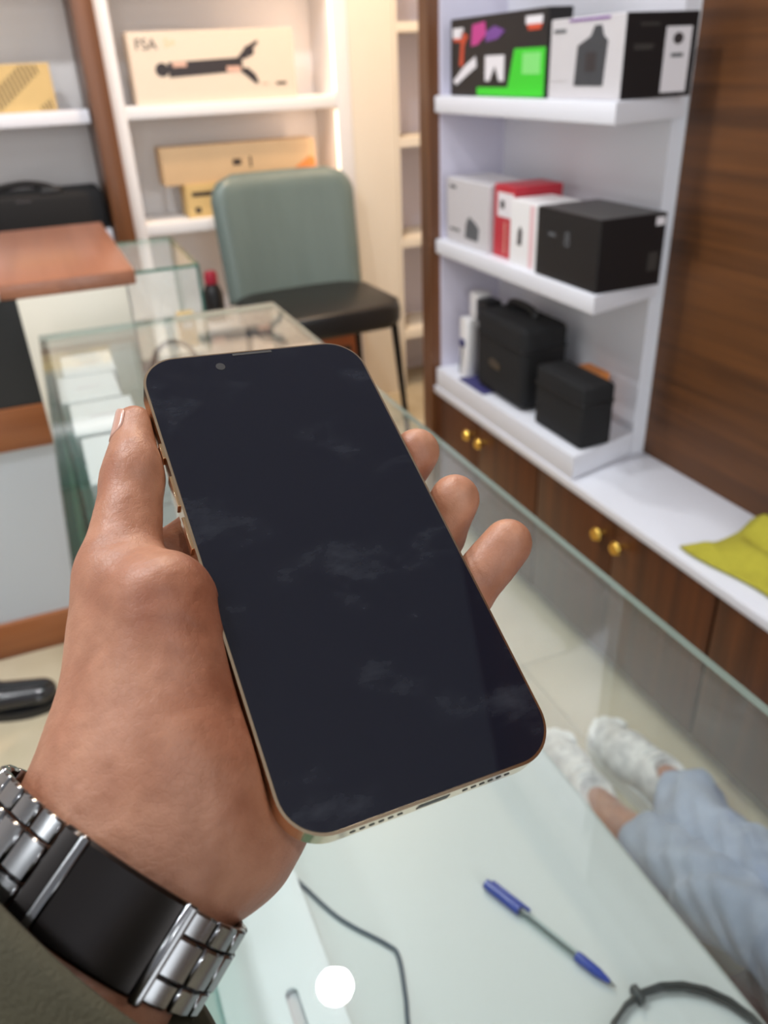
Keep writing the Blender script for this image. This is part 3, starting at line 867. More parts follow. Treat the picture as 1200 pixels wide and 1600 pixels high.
sub(box('side_board', 0.172, 0.176, 2.1275, 2.5425, 0.561, 0.7845, 'white_paint', r), of)
r = carton('watch_box', 'tiny tan box inside the small glass showcase', 0.295, 0.34, 2.19, 2.23, 0.5605, 0.65, 'yellow_card', None)
decal('print', (0, -0.0003, 0), (1, 0, 0), (0, 0, 1), rectpts(0.008, 0.037, 0.05, 0.07), 'box_white', r)
tag(tube('power_cord', catmull([(0.155, 1.72, 0.66), (0.18, 1.725, 0.705), (0.215, 1.73, 0.715), (0.25, 1.73, 0.69), (0.265, 1.72, 0.60), (0.26, 1.71, 0.42), (0.25, 1.70, 0.2), (0.24, 1.70, 0.007)], 8), 0.006, 'cable_black', None, 8),
    'black power cord hanging behind the glass counter', 'cord')

# ================================================================== CHAIR
r = empty('dining_chair', (0.825, 2.61, 0), 'chair with grey green padded back and black leather seat', 'chair', None, 0.045)
bm = bmesh.new(); bm_prism(bm, rrect(0.48, 0.42, 0.07, 6, -0.005, -0.01), 0.455, 0.53, 0.022, 3); finish('seat', bm, 'black_leather', r, True)
# curved padded back
nu, nv = 26, 22
def back_pt(a, b, side):
    w = 0.262 - 0.008 * (1 - b)
    x = (a * 2 - 1) * w
    rad = 0.09
    zt = 0.915
    h = 0.50 + b * (zt - 0.50)
    top = h - (zt - rad)
    lim = w
    if top > 0:
        lim = w - rad + math.sqrt(max(rad * rad - top * top, 0))
    bot = (0.50 + 0.04) - h
    x = x * lim / w
    ed = min(lim - abs(x) + 0.0, (1 - b) * 0.42)
    th = 0.028 * min(1, max(0.0, ed) / 0.035) ** 0.5 + 0.004
    y = 0.20 + 0.06 * b - 0.05 * (1 - (x / 0.25) ** 2) * -0.6 + side * th
    return (x, y, h)
bm = bmesh.new()
g = [[[bm.verts.new(back_pt(i / (nu - 1), j / (nv - 1), s)) for j in range(nv)] for i in range(nu)] for s in (-1, 1)]
for s in (0, 1):
    for i in range(nu - 1):
        for j in range(nv - 1):
            bm.faces.new((g[s][i][j], g[s][i + 1][j], g[s][i + 1][j + 1], g[s][i][j + 1]))
for j in range(nv - 1):
    for i in (0, nu - 1):
        bm.faces.new((g[0][i][j], g[0][i][j + 1], g[1][i][j + 1], g[1][i][j]))
for i in range(nu - 1):
    for j in (0, nv - 1):
        bm.faces.new((g[0][i][j], g[0][i + 1][j], g[1][i + 1][j], g[1][i][j]))
finish('backrest', bm, 'green_leather', r, True)
for sx in (-1, 1):
    for sy in (-1, 1):
        tube('leg', [(sx * 0.205, sy * 0.165 - 0.01, 0.46), (sx * 0.235, sy * 0.20 - 0.01, 0.0)], [0.013, 0.009], 'chair_metal', r, 10)
    tube('back_bracket', [(sx * 0.14, 0.17, 0.452), (sx * 0.14, 0.225, 0.47), (sx * 0.14, 0.245, 0.56)], 0.01, 'chair_metal', r, 8)
tube('seat_rail', [(0.2, 0.15, 0.45), (-0.2, 0.15, 0.45), (-0.2, -0.17, 0.45), (0.2, -0.17, 0.45)], 0.01, 'chair_metal', r, 8, True)
r = carton('wooden_crate', 'orange brown wooden crate on the floor behind the chair', 0.90, 1.058, 2.865, 2.945, 0.0, 0.325, 'orange_wood', None, 'crate')
decal('slot', (0, -0.0003, 0), (1, 0, 0), (0, 0, 1), rectpts(0.06, 0.13, 0.24, 0.265), 'ink', r)

# ================================================================== GLASS COUNTER
r = empty('glass_counter', (0.19, 0.6, 0), 'long glass display counter with white bottom board under the hand', 'display case')
of = (0.19, 0.6, 0)
pane('top_pane', -0.046, 0.421, -0.19, 1.642, 0.784, 0.792, r, of, 'glass_edge')
pane('side_pane', -0.045, -0.034, -0.19, 1.64, 0.5005, 0.7838, r, of, 'glass_edge_dark', 'glass_green')
pane('front_pane', 0.413, 0.42, -0.19, 1.64, 0.5005, 0.7838, r, of, 'glass')
pane('end_pane', -0.0375, 0.4125, 1.633, 1.64, 0.5005, 0.7838, r, of)
sub(box('bottom_board', -0.045, 0.417, -0.19, 1.64, 0.482, 0.50, 'board', r, 0.001), of)
sub(box('base', -0.02, 0.36, -0.19, 1.60, 0.0, 0.4815, 'white_paint', r), of)

# stacks of phone boxes near the far end
tops = [(0.028, 1.535, 0.092, 0.128, 'rearmost'), (0.018, 1.398, 0.098, 0.135, 'second rearmost'), (0.030, 1.252, 0.098, 0.142, 'third rearmost'), (0.038, 1.085, 0.1, 0.165, 'nearest')]
bh = 0.0515
for si, (x, y, w, d, nm) in enumerate(tops):
    for k in range(5):
        top = k == 4
        lb = 'white phone box %s the %s stack in the glass counter' % (('at the bottom of', 'second from the bottom of', 'in the middle of', 'just under the top of', 'on top of')[k], nm)
        jx, jy = (0, 0) if top else (random.uniform(-0.002, 0.002), random.uniform(-0.001, 0.001))
        q = empty('phone_box', (x + jx, y + jy, 0.5005 + bh * k), lb, 'box', 'white phone boxes stacked in the glass counter')
        box('lid', -w / 2, w / 2, -d / 2, d / 2, 0.014, bh - 0.001, 'phone_box', q, 0.0015, 1)
        box('tray', -w / 2 + 0.001, w / 2 - 0.001, -d / 2 + 0.001, d / 2 - 0.001, 0.0, 0.0135, 'phone_box', q)
        if top:
            decal('seal', (-0.02, -0.004, bh - 0.0009), (1, 0, 0), (0, 1, 0), rectpts(0, 0.04, 0, 0.008), 'box_grey', q)

# pen
a, b = Vector((0.2645, 0.4385, 0)), Vector((0.3185, 0.3025, 0))
ang = math.atan2(b.y - a.y, b.x - a.x)
r = empty('ballpoint_pen', (a.x, a.y, 0.5055), 'blue capped clear ballpoint pen lying on the white board', 'pen', None, ang)
RX = Matrix.Rotation(math.pi / 2, 4, 'Y')
lathe('cap', [(0, 0), (0.0048, 0.0005), (0.0052, 0.006), (0.0052, 0.042), (0.0044, 0.0425), (0.0044, 0.006), (0, 0.004)], 'pen_blue', r, 16, RX)
box('clip', 0.004, 0.050, 0.0045, 0.0075, -0.0012, 0.0022, 'pen_blue', r, 0.0008)
lathe('barrel', [(0.0038, 0.036), (0.0042, 0.043), (0.0042, 0.116), (0.0038, 0.116)], 'pen_clear', r, 16, RX)
lathe('ink_tube', [(0, 0.03), (0.0012, 0.03), (0.0012, 0.116), (0, 0.116)], 'ink_tube', r, 10, RX)
lathe('grip', [(0, 0.106), (0.0045, 0.106), (0.0048, 0.112), (0.0044, 0.128), (0.002, 0.1405), (0, 0.1405)], 'pen_blue', r, 16, RX)
lathe('tip', [(0.0013, 0.140), (0.0006, 0.146), (0, 0.147)], 'steel', r, 10, RX)

# white plate with a pill slot
r = empty('white_plate', (0.045, 0.42, 0.5005), 'thin white plastic plate with a pill shaped slot beside the watch', 'plate')
bm = bmesh.new()
outer = rrect(0.098, 0.23, 0.009, 6)
def pill(cx, cy, w, h, n=8):
    return rrect(w, h, w / 2 - 1e-4, n, cx, cy)
inner = pill(0.010, -0.033, 0.0115, 0.06)
vb = []
for ring in (outer, inner):
    v_ = [bm.verts.new((x, y, 0.009)) for x, y in ring]
    for i in range(len(v_)):
        bm.edges.new((v_[i], v_[(i + 1) % len(v_)]))
bmesh.ops.triangle_fill(bm, use_beauty=True, edges=bm.edges[:])
ex = bmesh.ops.extrude_face_region(bm, geom=bm.faces[:])
bmesh.ops.translate(bm, verts=[v_ for v_ in ex['geom'] if isinstance(v_, bmesh.types.BMVert)], vec=(0, 0, -0.009))
finish('plate', bm, 'plate_white', r)
prism('recess', pill(0.010, -0.033, 0.0111, 0.0596), 0.0, 0.003, 'box_grey', r)

tag(tube('charging_cable', catmull([(0.03, 0.60, 0.5025), (0.083, 0.542, 0.5025), (0.118, 0.468, 0.5025), (0.15, 0.424, 0.5025), (0.156, 0.408, 0.5025), (0.147, 0.372, 0.5025), (0.137, 0.34, 0.5025), (0.12, 0.25, 0.5025)], 8), 0.002, 'cable_grey', None, 8),
    'thin grey cable bending across the white board', 'cable')
r = empty('cable_coil', (0.335, 0.215, 0.5005), 'black coiled cable held by a tie near the pen tip', 'cable')
pts = []
for k in range(72):
    a = 2 * math.pi * k / 24
    rr = 0.073 + 0.002 * math.sin(k * 0.4)
    pts.append((rr * 1.0 * math.cos(a), rr * math.sin(a), 0.003 + 0.0021 * k / 24))
tube('cord', pts, 0.0021, 'cable_black', r, 8)
bm = bmesh.new(); bm_box(bm, -0.0075, -0.0005, 0.066, 0.081, 0.0003, 0.0115, 0.002, 2); finish('cable_tie', bm, 'cable_black', r, True)

# ================================================================== PHONE
PM = Matrix(((0.99511, -0.01167, 0.09812, 0.05950), (0.05672, 0.88059, -0.47047, 0.19554), (-0.08091, 0.47373, 0.87694), 	(1.09725)), ) if False else \
     Matrix(((0.99511, -0.01167, 0.09812, 0.05950), (0.05672, 0.88059, -0.47047, 0.19554), (-0.08091, 0.47373, 0.87694, 1.09725), (0, 0, 0, 1)))
ph = empty('smartphone', (0, 0, 0), 'black screen smartphone with gold frame held in the hand', 'phone')
ph.matrix_world = PM
PW, PL, PT = 0.0781, 0.1608, 0.0078
def pr_z(name, w, l, rad, z0, z1, m, bevel, parent=ph):
    return prism(name, rrect(w, l, rad, 12), z0, z1, m, parent, bevel, 'auto', 3)
pr_z('frame', PW, PL, 0.0125, -PT + 0.0003, -0.0003, 'phone_gold', 0.0007)
pr_z('screen', PW - 0.0016, PL - 0.0016, 0.0117, -0.0009, 0.0, 'screen', 0.0002)
pr_z('back_glass', PW - 0.0016, PL - 0.0016, 0.0117, -PT, -PT + 0.0009, 'cream_card', 0.0002)
box('earpiece', -0.007, 0.007, PL / 2 - 0.0021, PL / 2 - 0.0012, -0.0002, 0.00012, 'box_top', ph)
lathe('front_camera', [(0, 0.0001), (0.0016, 0.0001), (0.0016, -0.0005), (0, -0.0005)], 'box_black', ph, 16, Matrix.Translation((-0.0125, PL / 2 - 0.0065, 0)))
for y0, y1 in ((0.0405, 0.0465), (0.022, 0.0335), (0.0065, 0.018)):
    box('side_button', -PW / 2 - 0.0006, -PW / 2 + 0.0002, y0, y1, -0.0058, -0.0022, 'phone_gold', ph, 0.0002, 1)
box('power_button', PW / 2 - 0.0002, PW / 2 + 0.0006, 0.012, 0.030, -0.0058, -0.0022, 'phone_gold', ph, 0.0002, 1)
box('charging_port', -0.0045, 0.0045, -PL / 2 - 0.00012, -PL / 2 + 0.0002, -0.0055, -0.0023, 'black_plastic', ph)
for k in range(6):
    for s in (-1, 1):
        lathe('speaker_hole', [(0, 0.00015), (0.0008, 0.00015), (0.0008, -0.0002), (0, -0.0002)], 'black_plastic', ph, 10,
              Matrix.Translation((s * (0.0095 + k * 0.0026), -PL / 2, -0.0039)) @ Matrix.Rotation(math.pi / 2, 4, 'X'))
bump = prism('camera_bump', rrect(0.038, 0.038, 0.009, 6, 0.017, 0.057), -PT - 0.0016, -PT, 'cream_card', ph, 0.0004)
for x, y in ((0.026, 0.066), (0.026, 0.048), (0.009, 0.057)):
    lathe('camera_lens', [(0, -PT - 0.0030), (0.0065, -PT - 0.0030), (0.0072, -PT - 0.0016), (0, -PT - 0.0016)], 'lens', bump, 20, Matrix.Translation((x, y, 0)))

# ================================================================== HAND (phone-local millimetres)
A_ = np.array([-0.74, -0.60, -0.29]); A_ /= np.linalg.norm(A_)
B_ = np.array([0.576, -0.788, 0.206]); B_ -= A_ * (A_ @ B_); B_ /= np.linalg.norm(B_)
C_ = np.cross(A_, B_); C_ = C_ if C_[2] > 0 else -C_
WR = np.array([-70.5, -60.0, -19.0])
def crease(P, pts, depth, sig):
    d = np.full(P.shape[:-1], 1e9)
    for p, q in zip(pts[:-1], pts[1:]):
        d = np.minimum(d, rc(P, p, q, 0, 0))
    return depth * np.exp(-(d / sig) ** 2)
def hand_field(P):
    # forearm and wrist, elliptical in section
    q = P - WR
    qa, qb, qc = q @ A_, q @ B_, q @ C_
    Q = np.stack([qa, qb, qc * 1.42], -1)
    d = rc(Q, (-6, 0, 0), (30, 0, 0), 29.5, 30) * 0.84
    d = smin(d, rc(Q, (30, 0, 0), (150, 0, 0), 30, 38) * 0.84, 6)
    # palm
    mcp = {'index': (-38, 20, -31), 'middle': (-25, 1, -34), 'ring': (-14, -20, -33), 'little': (-5, -40, -30)}
    palm = rc(P, (-66, -52, -27), mcp['index'], 17, 11)
    palm = smin(palm, rc(P, (-64, -56, -28), mcp['middle'], 17, 11.5), 8)
    palm = smin(palm, rc(P, (-60, -60, -28), mcp['ring'], 17, 11), 8)
    palm = smin(palm, rc(P, (-52, -66, -27), mcp['little'], 16, 10.5), 8)
    palm = smin(palm, rc(P, (-46, -70, -27), (-22, -52, -24), 15.5, 12), 8)      # heel below the little finger
    d = smin(d, palm, 14)
    # ball of the thumb
    d = smin(d, rc(P, (-69, -42, -19), (-59.5, 6, -10), 17.5, 12.8), 12)
    d = smin(d, rc(P, (-57, -45, -12), (-51.5, -9, -2.5), 17.5, 15.2), 10)
    # thumb
    th = rc(P, (-59.5, 6, -10), (-49.5, 38, -8), 11.8, 8.9)
    th = smin(th, rc(P, (-49.5, 38, -8), (-44.0, 59, -6.5), 8.9, 6.2), 3)
    th = smin(th, ell(P, (-47.5, 41, -4.5), (7.2, 10, 7.5)), 4)
    d = smin(d, th, 5)
    d = smin(d, rc(P, (-50, 2, -24), (-40, 16, -30), 12, 10), 9)                     # web of the thumb
    # fingers wrapped behind the phone
    F = [
        [(-38, 20, -31), (-6, 44, -24), (8, 62, -18.5), (18, 76, -17.5)], [10.5, 9.5, 8.6, 7.2],
        [(-25, 1, -34), (17, 15, -34), (37, 26.5, -22), (46.4, 31.8, -8.0)], [11, 10, 9.0, 8.1],
        [(-14, -20, -33), (28, -10, -33), (46, 4.0, -21), (50.8, 9.2, -7.5)], [10.5, 9.6, 9.2, 8.5],
        [(-5, -40, -30), (22, -33, -27), (43, -22, -17), (60.0, -12.4, -6.0)], [10, 9.2, 8.6, 8.2],
    ]
    fg = None
    for pts, rad in zip(F[0::2], F[1::2]):
        f = None
        for i in range(3):
            s = rc(P, pts[i], pts[i + 1], rad[i], rad[i + 1])
            f = s if f is None else smin(f, s, 3)
        fg = f if fg is None else smin(fg, f, 1.5)
    d = smin(d, fg, 6)
    # creases
    d = d + crease(P, [(-55, -4, 2), (-49.2, 0.5, 3), (-44, 6, 1), (-39, 9, -2)], 1.6, 2.0)
    d = d + crease(P, [(-60, -44, -3), (-48, -45, 0), (-39, -42, 0)], 0.7, 1.6)
    d = d + crease(P, [(-50, 43, 2), (-44, 42, 1), (-39, 38, -3)], 0.6, 1.2)
    d = d + crease(P, [(-78, -10, -4), (-66, -2, 3), (-56, -10, 6)], 0.35, 2.5)
    d = d + crease(P, [(-88, -44, -12), (-72, -60, -3), (-56, -78, -12)], 0.8, 2.2)
    d = d + crease(P, [(-46, -58, -2), (-56, -50, 1), (-60, -38, 4), (-58, -24, 8)], 0.55, 2.0)
    d = d + crease(P, [(-74, -22, -2), (-64, -18, 5), (-52, -22, 9), (-42, -26, 7)], 0.45, 1.8)
    d = d + crease(P, [(-70, 14, 0), (-62, 10, 3), (-54, 13, 3), (-48, 18, 1)], 0.6, 1.6)
    d = d + crease(P, [(-66, 22, 0), (-58, 19, 3), (-50, 24, 2)], 0.4, 1.4)
    d = d + 0.35 * np.sin(P[..., 0] * 0.21 + 1.0) * np.sin(P[..., 1] * 0.17) * np.sin(P[..., 2] * 0.19 + 0.5)
    # the flesh gives way to the phone's body
    ex, ey, ez = np.abs(P[..., 0]) - 39.05, np.abs(P[..., 1]) - 80.4, np.abs(P[..., 2] + 3.9) - 3.9
    ph_d = np.maximum(np.maximum(ex, ey), ez)
    return np.maximum(d, -(ph_d - 0.25))
hv, hf = nets(hand_field, (-175, -175, -100), (76, 90, 22), 1.5)
hv = relax(hv, hf, 2, 0.4)
PMn = np.array(PM)
hv_w = (hv / 1000) @ PMn[:3, :3].T + PMn[:3, 3]
hand = from_np('person', hv_w, hf, 'skin')
tag(hand, 'bare brown left hand gripping the smartphone, thumb along its edge', 'person')

def to_world(o):
    o.data.transform(Matrix.Scale(0.001, 4)); o.data.transform(PM)
    return o
# thumb nail on the outer side of the thumb tip
bm = bmesh.new()
nrm = Vector((-0.97, 0.0, 0.25)).normalized(); axis = Vector((6.0, 20, 1.0)).normalized()
nrm = (nrm - axis * nrm.dot(axis)).normalized(); tan = axis.cross(nrm)
cen = Vector((-44.6, 57.0, -6.8))
rows = []
for i in range(9):
    row = []
    for j in range(9):
        a = (i / 8 - 0.5) * 2; b = (j / 8 - 0.5) * 2
        hw = 0.80 * math.sqrt(max(0.0, 1 - (max(0, abs(a) - 0.35) / 0.68) ** 2))
        th_ = b * hw
        rr = 6.75 - 0.45 * a
        row.append(bm.verts.new(cen + axis * (a * 5.6) + (nrm * math.cos(th_) + tan * math.sin(th_)) * rr))
    rows.append(row)
for i in range(8):
    for j in range(8):
        bm.faces.new((rows[i][j], rows[i + 1][j], rows[i + 1][j + 1], rows[i][j + 1]))
nl = to_world(finish('thumbnail', bm, 'nail', hand, True))
md = nl.modifiers.new('t', 'SOLIDIFY'); md.thickness = 0.0006

# olive sleeve: a lofted tube round the forearm with folds
nr, nsg = 44, 64
vs, fs = [], []
def sl_pt(i, k, inner):
    s = i / (nr - 1)
    L = 22 + 160 * s
    a = 2 * math.pi * k / nsg
    base = 45.5 + 12 * s
    fold = 1.8 * math.sin(a * 3 + s * 9) + 1.6 * math.sin(s * 26 + 2.2 * math.sin(a)) * min(1, s * 6)
    if s < 0.06: fold += 1.5
    rr = base + fold - (2.5 if inner else 0)
    p = WR + A_ * (L + 4.0 * math.cos(a) - 1.0 * math.sin(a)) + B_ * (rr * 1.0 * math.cos(a)) + C_ * (rr * 0.80 * math.sin(a)) - C_ * 2
    return p
for inner in (0, 1):
    for i in range(nr):
        for k in range(nsg):
            vs.append(sl_pt(i, k, inner))
def vid(inner, i, k): return inner * nr * nsg + i * nsg + (k % nsg)
for i in range(nr - 1):
    for k in range(nsg):
        fs.append((vid(0, i, k), vid(0, i, k + 1), vid(0, i + 1, k + 1), vid(0, i + 1, k)))
        fs.append((vid(1, i, k), vid(1, i + 1, k), vid(1, i + 1, k + 1), vid(1, i, k + 1)))
for k in range(nsg):
    fs.append((vid(0, 0, k), vid(1, 0, k), vid(1, 0, k + 1), vid(0, 0, k + 1)))
    fs.append((vid(0, nr - 1, k), vid(0, nr - 1, k + 1), vid(1, nr - 1, k + 1), vid(1, nr - 1, k)))
sv = (np.array(vs) / 1000) @ PMn[:3, :3].T + PMn[:3, 3]
slv = from_np('sleeve', sv, fs, 'olive', hand)
slv['label'] = 'dark olive cloth sleeve'

# the rest of the viewer: unseen jacket torso and arm, added to shade and darken reflections
def jacket(P):
    d = rc(P, (-0.10, -0.42, 0.55), (-0.10, -0.40, 1.12), 0.17, 0.18)
    d = smin(d, rc(P, (-0.24, -0.38, 1.22), (0.06, -0.38, 1.22), 0.10, 0.10), 0.08)
    d = smin(d, rc(P, (-0.27, -0.38, 1.20), (-0.30, -0.12, 0.935), 0.075, 0.062), 0.04)
    d = smin(d, rc(P, (-0.30, -0.12, 0.935), (-0.17, 0.045, 0.965), 0.062, 0.052), 0.03)
    return d
v, f = nets(jacket, (-0.46, -0.66, 0.36), (0.26, 0.14, 1.40), 0.014)
jk = from_np('jacket', v, f, 'olive', hand)
jk['label'] = 'dark olive jacket added out of view'

# ---- steel bracelet watch
wt = empty('wristwatch', (0, 0, 0), 'silver steel bracelet wristwatch on the hand, clasp side showing', 'watch')
RA, RB = 34.5, 24.5
WC = WR + A_ * 13
def wpos(th, out=0.0):
    return WC + B_ * ((RA + out) * math.cos(th)) + C_ * ((RB + out) * math.sin(th))
# equal arc-length stations
ths = np.linspace(0, 2 * math.pi, 2000)
pp = np.array([wpos(t) for t in ths]); cum = np.concatenate([[0], np.cumsum(np.linalg.norm(np.diff(pp, axis=0), axis=1))])
per = cum[-1]
def th_at(s): return float(np.interp(s % per, cum, ths))
NR = 26
step = per / NR
s_front = float(np.interp(math.pi / 2 - 0.38, ths, cum)); s_back = float(np.interp(3 * math.pi / 2, ths, cum))
def arc_block(name, s0, s1, a0, a1, t0, t1, m, parent, nseg=2, bev=0.5):
    bm = bmesh.new()
    ga = []
    for i in range(nseg + 1):
        th = th_at(s0 + (s1 - s0) * i / nseg)
        dome = 0.35 * math.sin(math.pi * i / nseg)
        lo, up = wpos(th, t0), wpos(th, t1 + dome)
        ga.append([bm.verts.new(Vector(lo + A_ * a0)), bm.verts.new(Vector(lo + A_ * a1)), bm.verts.new(Vector(up + A_ * a1)), bm.verts.new(Vector(up + A_ * a0))])
    for p, q in zip(ga[:-1], ga[1:]):
        for k in range(4):
            bm.faces.new((p[k], p[(k + 1) % 4], q[(k + 1) % 4], q[k]))
    bm.faces.new(ga[0][::-1]); bm.faces.new(ga[-1])
    bmesh.ops.recalc_face_normals(bm, faces=bm.faces)
    es = [e for e in bm.edges if e.is_manifold and e.calc_face_angle(0) > 0.7]
    bmesh.ops.bevel(bm, geom=es, offset=bev, segments=1, affect='EDGES')
    return to_world(finish(name, bm, m, parent, 'auto'))
def link_row(s):
    for a0, a1 in ((-9.8, -4.4), (4.4, 9.8)):
        arc_block('link', s + 0.35, s + step - 0.35, a0, a1, 0.2, 2.4, 'steel', wt)
    arc_block('link', s + 0.2, s + step - 0.2, -4.15, 4.15, 0.3, 2.8, 'steel', wt)
for d0, dr in ((s_front + 16.2, 1), (s_front - 15.8 - step, -1)):
    s = d0
    for k in range(NR):
        db = (s + step / 2 - s_back + per / 2) % per - per / 2
        if abs(db) < 17: break
        link_row(s); s += dr * step
cl_ = arc_block('clasp', s_front - 15.5, s_front + 16, -10.2, 10.2, 0.2, 3.2, 'steel_dark_reflection', wt, 8, 0.8)
arc_block('clasp_flap', s_front - 15.9, s_front - 13.2, -10.6, 10.6, 3.0, 4.3, 'steel', cl_, 2, 0.5)
arc_block('clasp_flap', s_front + 9, s_front + 11.5, -10.5, 10.5, 3.0, 4.0, 'steel', cl_, 2, 0.5)
cm = Matrix(((*B_, 0), (*A_, 0), (*(-C_), 0), (0, 0, 0, 1))).transposed()
cc = WC - C_ * (RB + 0.5)
cm = Matrix(((B_[0], A_[0], -C_[0], cc[0]), (B_[1], A_[1], -C_[1], cc[1]), (B_[2], A_[2], -C_[2], cc[2]), (0, 0, 0, 1)))
case = to_world(lathe('case', [(0, 0), (18, 0), (20, 2), (20, 7), (18, 9), (16.5, 9), (16.5, 8.2), (0, 8.2)], 'steel', wt, 36, cm))
to_world(lathe('dial', [(0, 8.25), (16.4, 8.25), (16.4, 8.6), (0, 8.6)], 'black_panel', case, 36, cm))

# ================================================================== SEATED PERSON (legs by the counter)
def leg_field(P, pts, rad):
    d = None
    for i in range(len(pts) - 1):
        c = rc(P, pts[i], pts[i + 1], rad[i], rad[i + 1])
        d = c if d is None else smin(d, c, 0.035)
    x, y, z = P[..., 0], P[..., 1], P[..., 2]
    t = x * 0.95 - y * 0.28                                   # across the leg
    l = y * 0.9 + x * 0.3 - z * 0.5                           # along the leg
    return d + 0.006 * np.sin(75 * t + 9 * np.sin(11 * l) + 30 * z) * (0.5 + 0.5 * np.sin(17 * l + 25 * t)) + 0.003 * np.sin(120 * t - 40 * l + 5 * np.sin(30 * z))
LK, LH = (0.655, 0.20, 0.315), (0.678, 0.62, 0.115)
RK, RH = (0.70, 0.18, 0.33), (0.80, 0.672, 0.108)
def ankle_field(P):
    d = None
    for hem, an, toe in ((LH, (0.668, 0.69, 0.085), (0.70, 0.82, 0.045)), (RH, (0.82, 0.69, 0.085), (0.822, 0.82, 0.045))):
        s = smin(rc(P, (hem[0], hem[1], hem[2] + 0.012), an, 0.040, 0.036), rc(P, an, toe, 0.036, 0.03), 0.02)
        d = s if d is None else np.minimum(d, s)
    return d
av, af = nets(ankle_field, (0.56, 0.45, 0.0), (0.88, 0.88, 0.28), 0.005)
body = from_np('person', av, af, 'skin')
tag(body, 'seated person in pale jeans and white sneakers, only the legs in view', 'person')
jvs, jfs, base = [], [], 0
for pts, rad, lim in (([(0.66, -0.22, 0.36), LK, LH], [0.075, 0.058, 0.056], 0.034),
                      ([(0.78, -0.22, 0.37), RK, (0.757, 0.60, 0.125), RH], [0.078, 0.064, 0.062, 0.058], 0.03)):
    jv, jf = nets(lambda P: leg_field(P, pts, rad), (0.50, -0.34, 0.02), (0.92, 0.78, 0.52), 0.006)
    jv = relax(jv, jf, 2, 0.4)
    ax = np.array(pts[-1]) - np.array(pts[-2]); ax /= np.linalg.norm(ax)
    keep = ((jv - np.array(pts[-1])) @ ax) < lim + 0.006 * np.sin(jv[:, 0] * 60)
    ids = -np.ones(len(jv), int); ids[keep] = np.arange(keep.sum())
    jf = ids[jf]; jf = jf[(jf >= 0).all(1)]
    jvs.append(jv[keep]); jfs.append(jf + base); base += int(keep.sum())
jeans = from_np('jeans', np.concatenate(jvs), np.concatenate(jfs), 'denim', body)
md = jeans.modifiers.new('t', 'SOLIDIFY'); md.thickness = 0.003

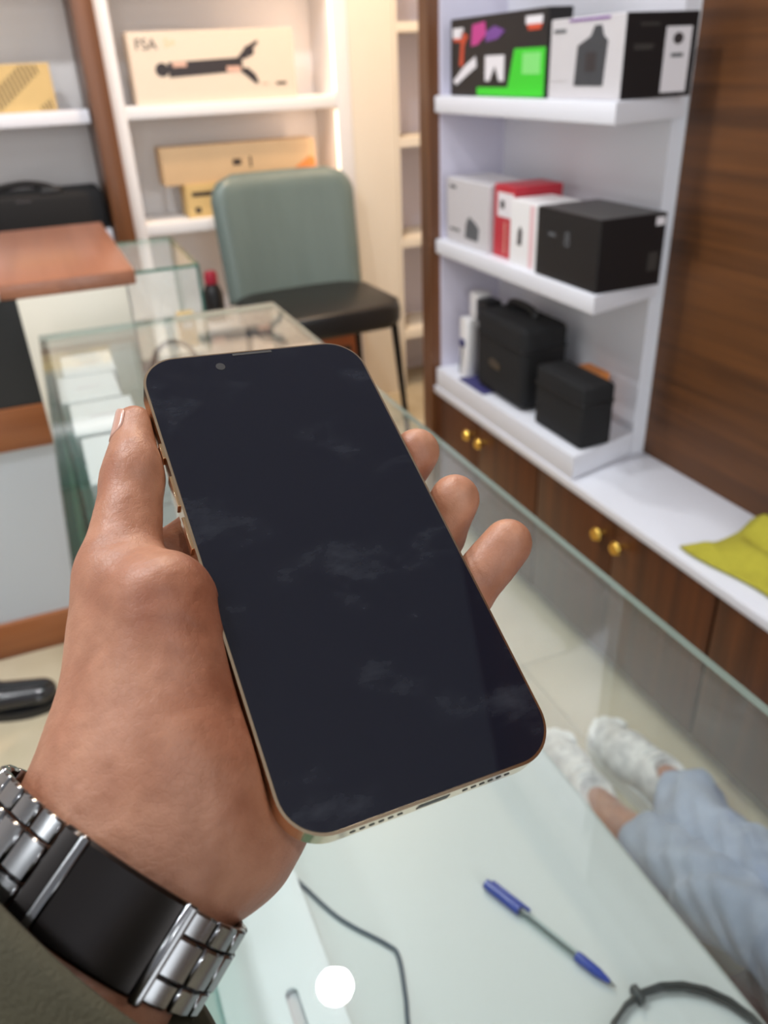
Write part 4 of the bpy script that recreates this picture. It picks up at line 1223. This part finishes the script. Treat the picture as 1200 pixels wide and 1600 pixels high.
def sneaker(heel, toe_dir, L=0.285):
    a = math.atan2(toe_dir[1], toe_dir[0])
    sh = bpy.data.objects.new('sneaker', None); link(sh, body)
    sh.location = heel; sh.rotation_euler = (0, 0, a); sh.scale = (1.07, 1.05, 1.05)
    # upper: local x = length
    def up(P):
        d = rc(P * np.array([1, 1, 1.0]), (0.045, 0, 0.055), (0.10, 0, 0.065), 0.036, 0.036)
        d = smin(d, rc(P, (0.10, 0, 0.062), (0.19, 0.003, 0.045), 0.038, 0.040), 0.02)
        q = P * np.array([1, 1, 1.35])
        d = smin(d, rc(q, (0.17, 0.002, 0.045), (0.235, 0.004, 0.042), 0.044, 0.041) * 0.8, 0.02)
        d = np.maximum(d, 0.022 - P[..., 2])
        hole = rc(P, (0.055, 0, 0.115), (0.085, 0, 0.11), 0.033, 0.030)
        return np.maximum(d, -hole)
    v, f = nets(up, (-0.01, -0.06, 0.0), (0.30, 0.06, 0.12), 0.004)
    o = from_np('upper', relax(v, f, 2, 0.4), f, 'shoe_white', sh)
    out = [(0.28 * t, None) for t in (0,)]
    pts = []
    prof = [(0.0, 0.0), (0.006, 0.022), (0.03, 0.034), (0.09, 0.036), (0.15, 0.041), (0.2, 0.047), (0.245, 0.043), (0.272, 0.028), (0.284, 0.0)]
    cv = catmull([(x, y, 0) for x, y in prof], 4)
    pts = [(p.x, p.y) for p in cv] + [(p.x, -p.y) for p in cv[-2:0:-1]]
    so = prism('sole', pts[::-1], 0.0, 0.030, 'shoe_plain', sh, 0.004)
    tc = prism('toe_cap', [(x * 0.985 + 0.002, y * 0.96) for x, y in pts[::-1] if x > 0.238], 0.028, 0.05, 'shoe_plain', sh, 0.006)
    for k in range(5):
        x = 0.118 + 0.021 * k
        zt = 0.103 - 0.0085 * k - (0.004 if k > 3 else 0)
        tube('lace', catmull([(x, -0.026, zt - 0.014), (x + 0.003, -0.012, zt - 0.001), (x + 0.004, 0.0, zt + 0.001), (x + 0.003, 0.012, zt - 0.001), (x, 0.026, zt - 0.014)], 4), 0.0028, 'shoe_plain', sh, 6)
    return sh
sneaker((0.822, 0.650, 0.0005), (0.0, 1.0))
sneaker((0.660, 0.672, 0.0005), (0.19, 1.0))

r = empty('bench', (0.70, -0.05, 0), 'dark maroon upholstered bench under the seated legs', 'bench')
bm = bmesh.new(); bm_box(bm, -0.23, 0.25, -0.40, 0.22, 0.08, 0.255, 0.02, 3); finish('seat_pad', bm, 'maroon', r, True)
bm = bmesh.new(); bm_box(bm, -0.23, 0.25, 0.2205, 0.46, 0.08, 0.145, 0.015, 3); finish('front_step', bm, 'maroon', r, True)
for sx in (-0.2, 0.21):
    for sy in (-0.36, 0.37):
        box('leg', sx - 0.015, sx + 0.015, sy - 0.015, sy + 0.015, 0, 0.085, 'chair_metal', r)

# black dress shoe on the floor at left
r = empty('dress_shoe', (-0.455, 1.60, 0.0005), 'shiny black leather dress shoe on the tile floor at left', 'shoe', None, -0.22)
def dress(P):
    d = rc(P, (0.045, 0, 0.06), (0.11, 0, 0.06), 0.034, 0.034)
    q = P * np.array([1, 1, 1.45])
    d = smin(d, rc(q, (0.11, 0, 0.06), (0.235, 0, 0.055), 0.042, 0.036) * 0.8, 0.025)
    d = np.maximum(d, 0.016 - P[..., 2])
    return np.maximum(d, -rc(P, (0.05, 0, 0.115), (0.085, 0, 0.11), 0.034, 0.03))
v, f = nets(dress, (-0.01, -0.06, 0.0), (0.31, 0.06, 0.11), 0.004)
from_np('upper', relax(v, f, 2, 0.4), f, 'shoe_black', r)
prof = [(0.005, 0.0), (0.012, 0.022), (0.04, 0.034), (0.1, 0.032), (0.17, 0.042), (0.22, 0.041), (0.262, 0.024), (0.276, 0.0)]
cv = catmull([(x, y, 0) for x, y in prof], 4)
pts = [(p.x, p.y) for p in cv] + [(p.x, -p.y) for p in cv[-2:0:-1]]
prism('sole', pts[::-1], 0.0, 0.020, 'black_plastic', r, 0.003)
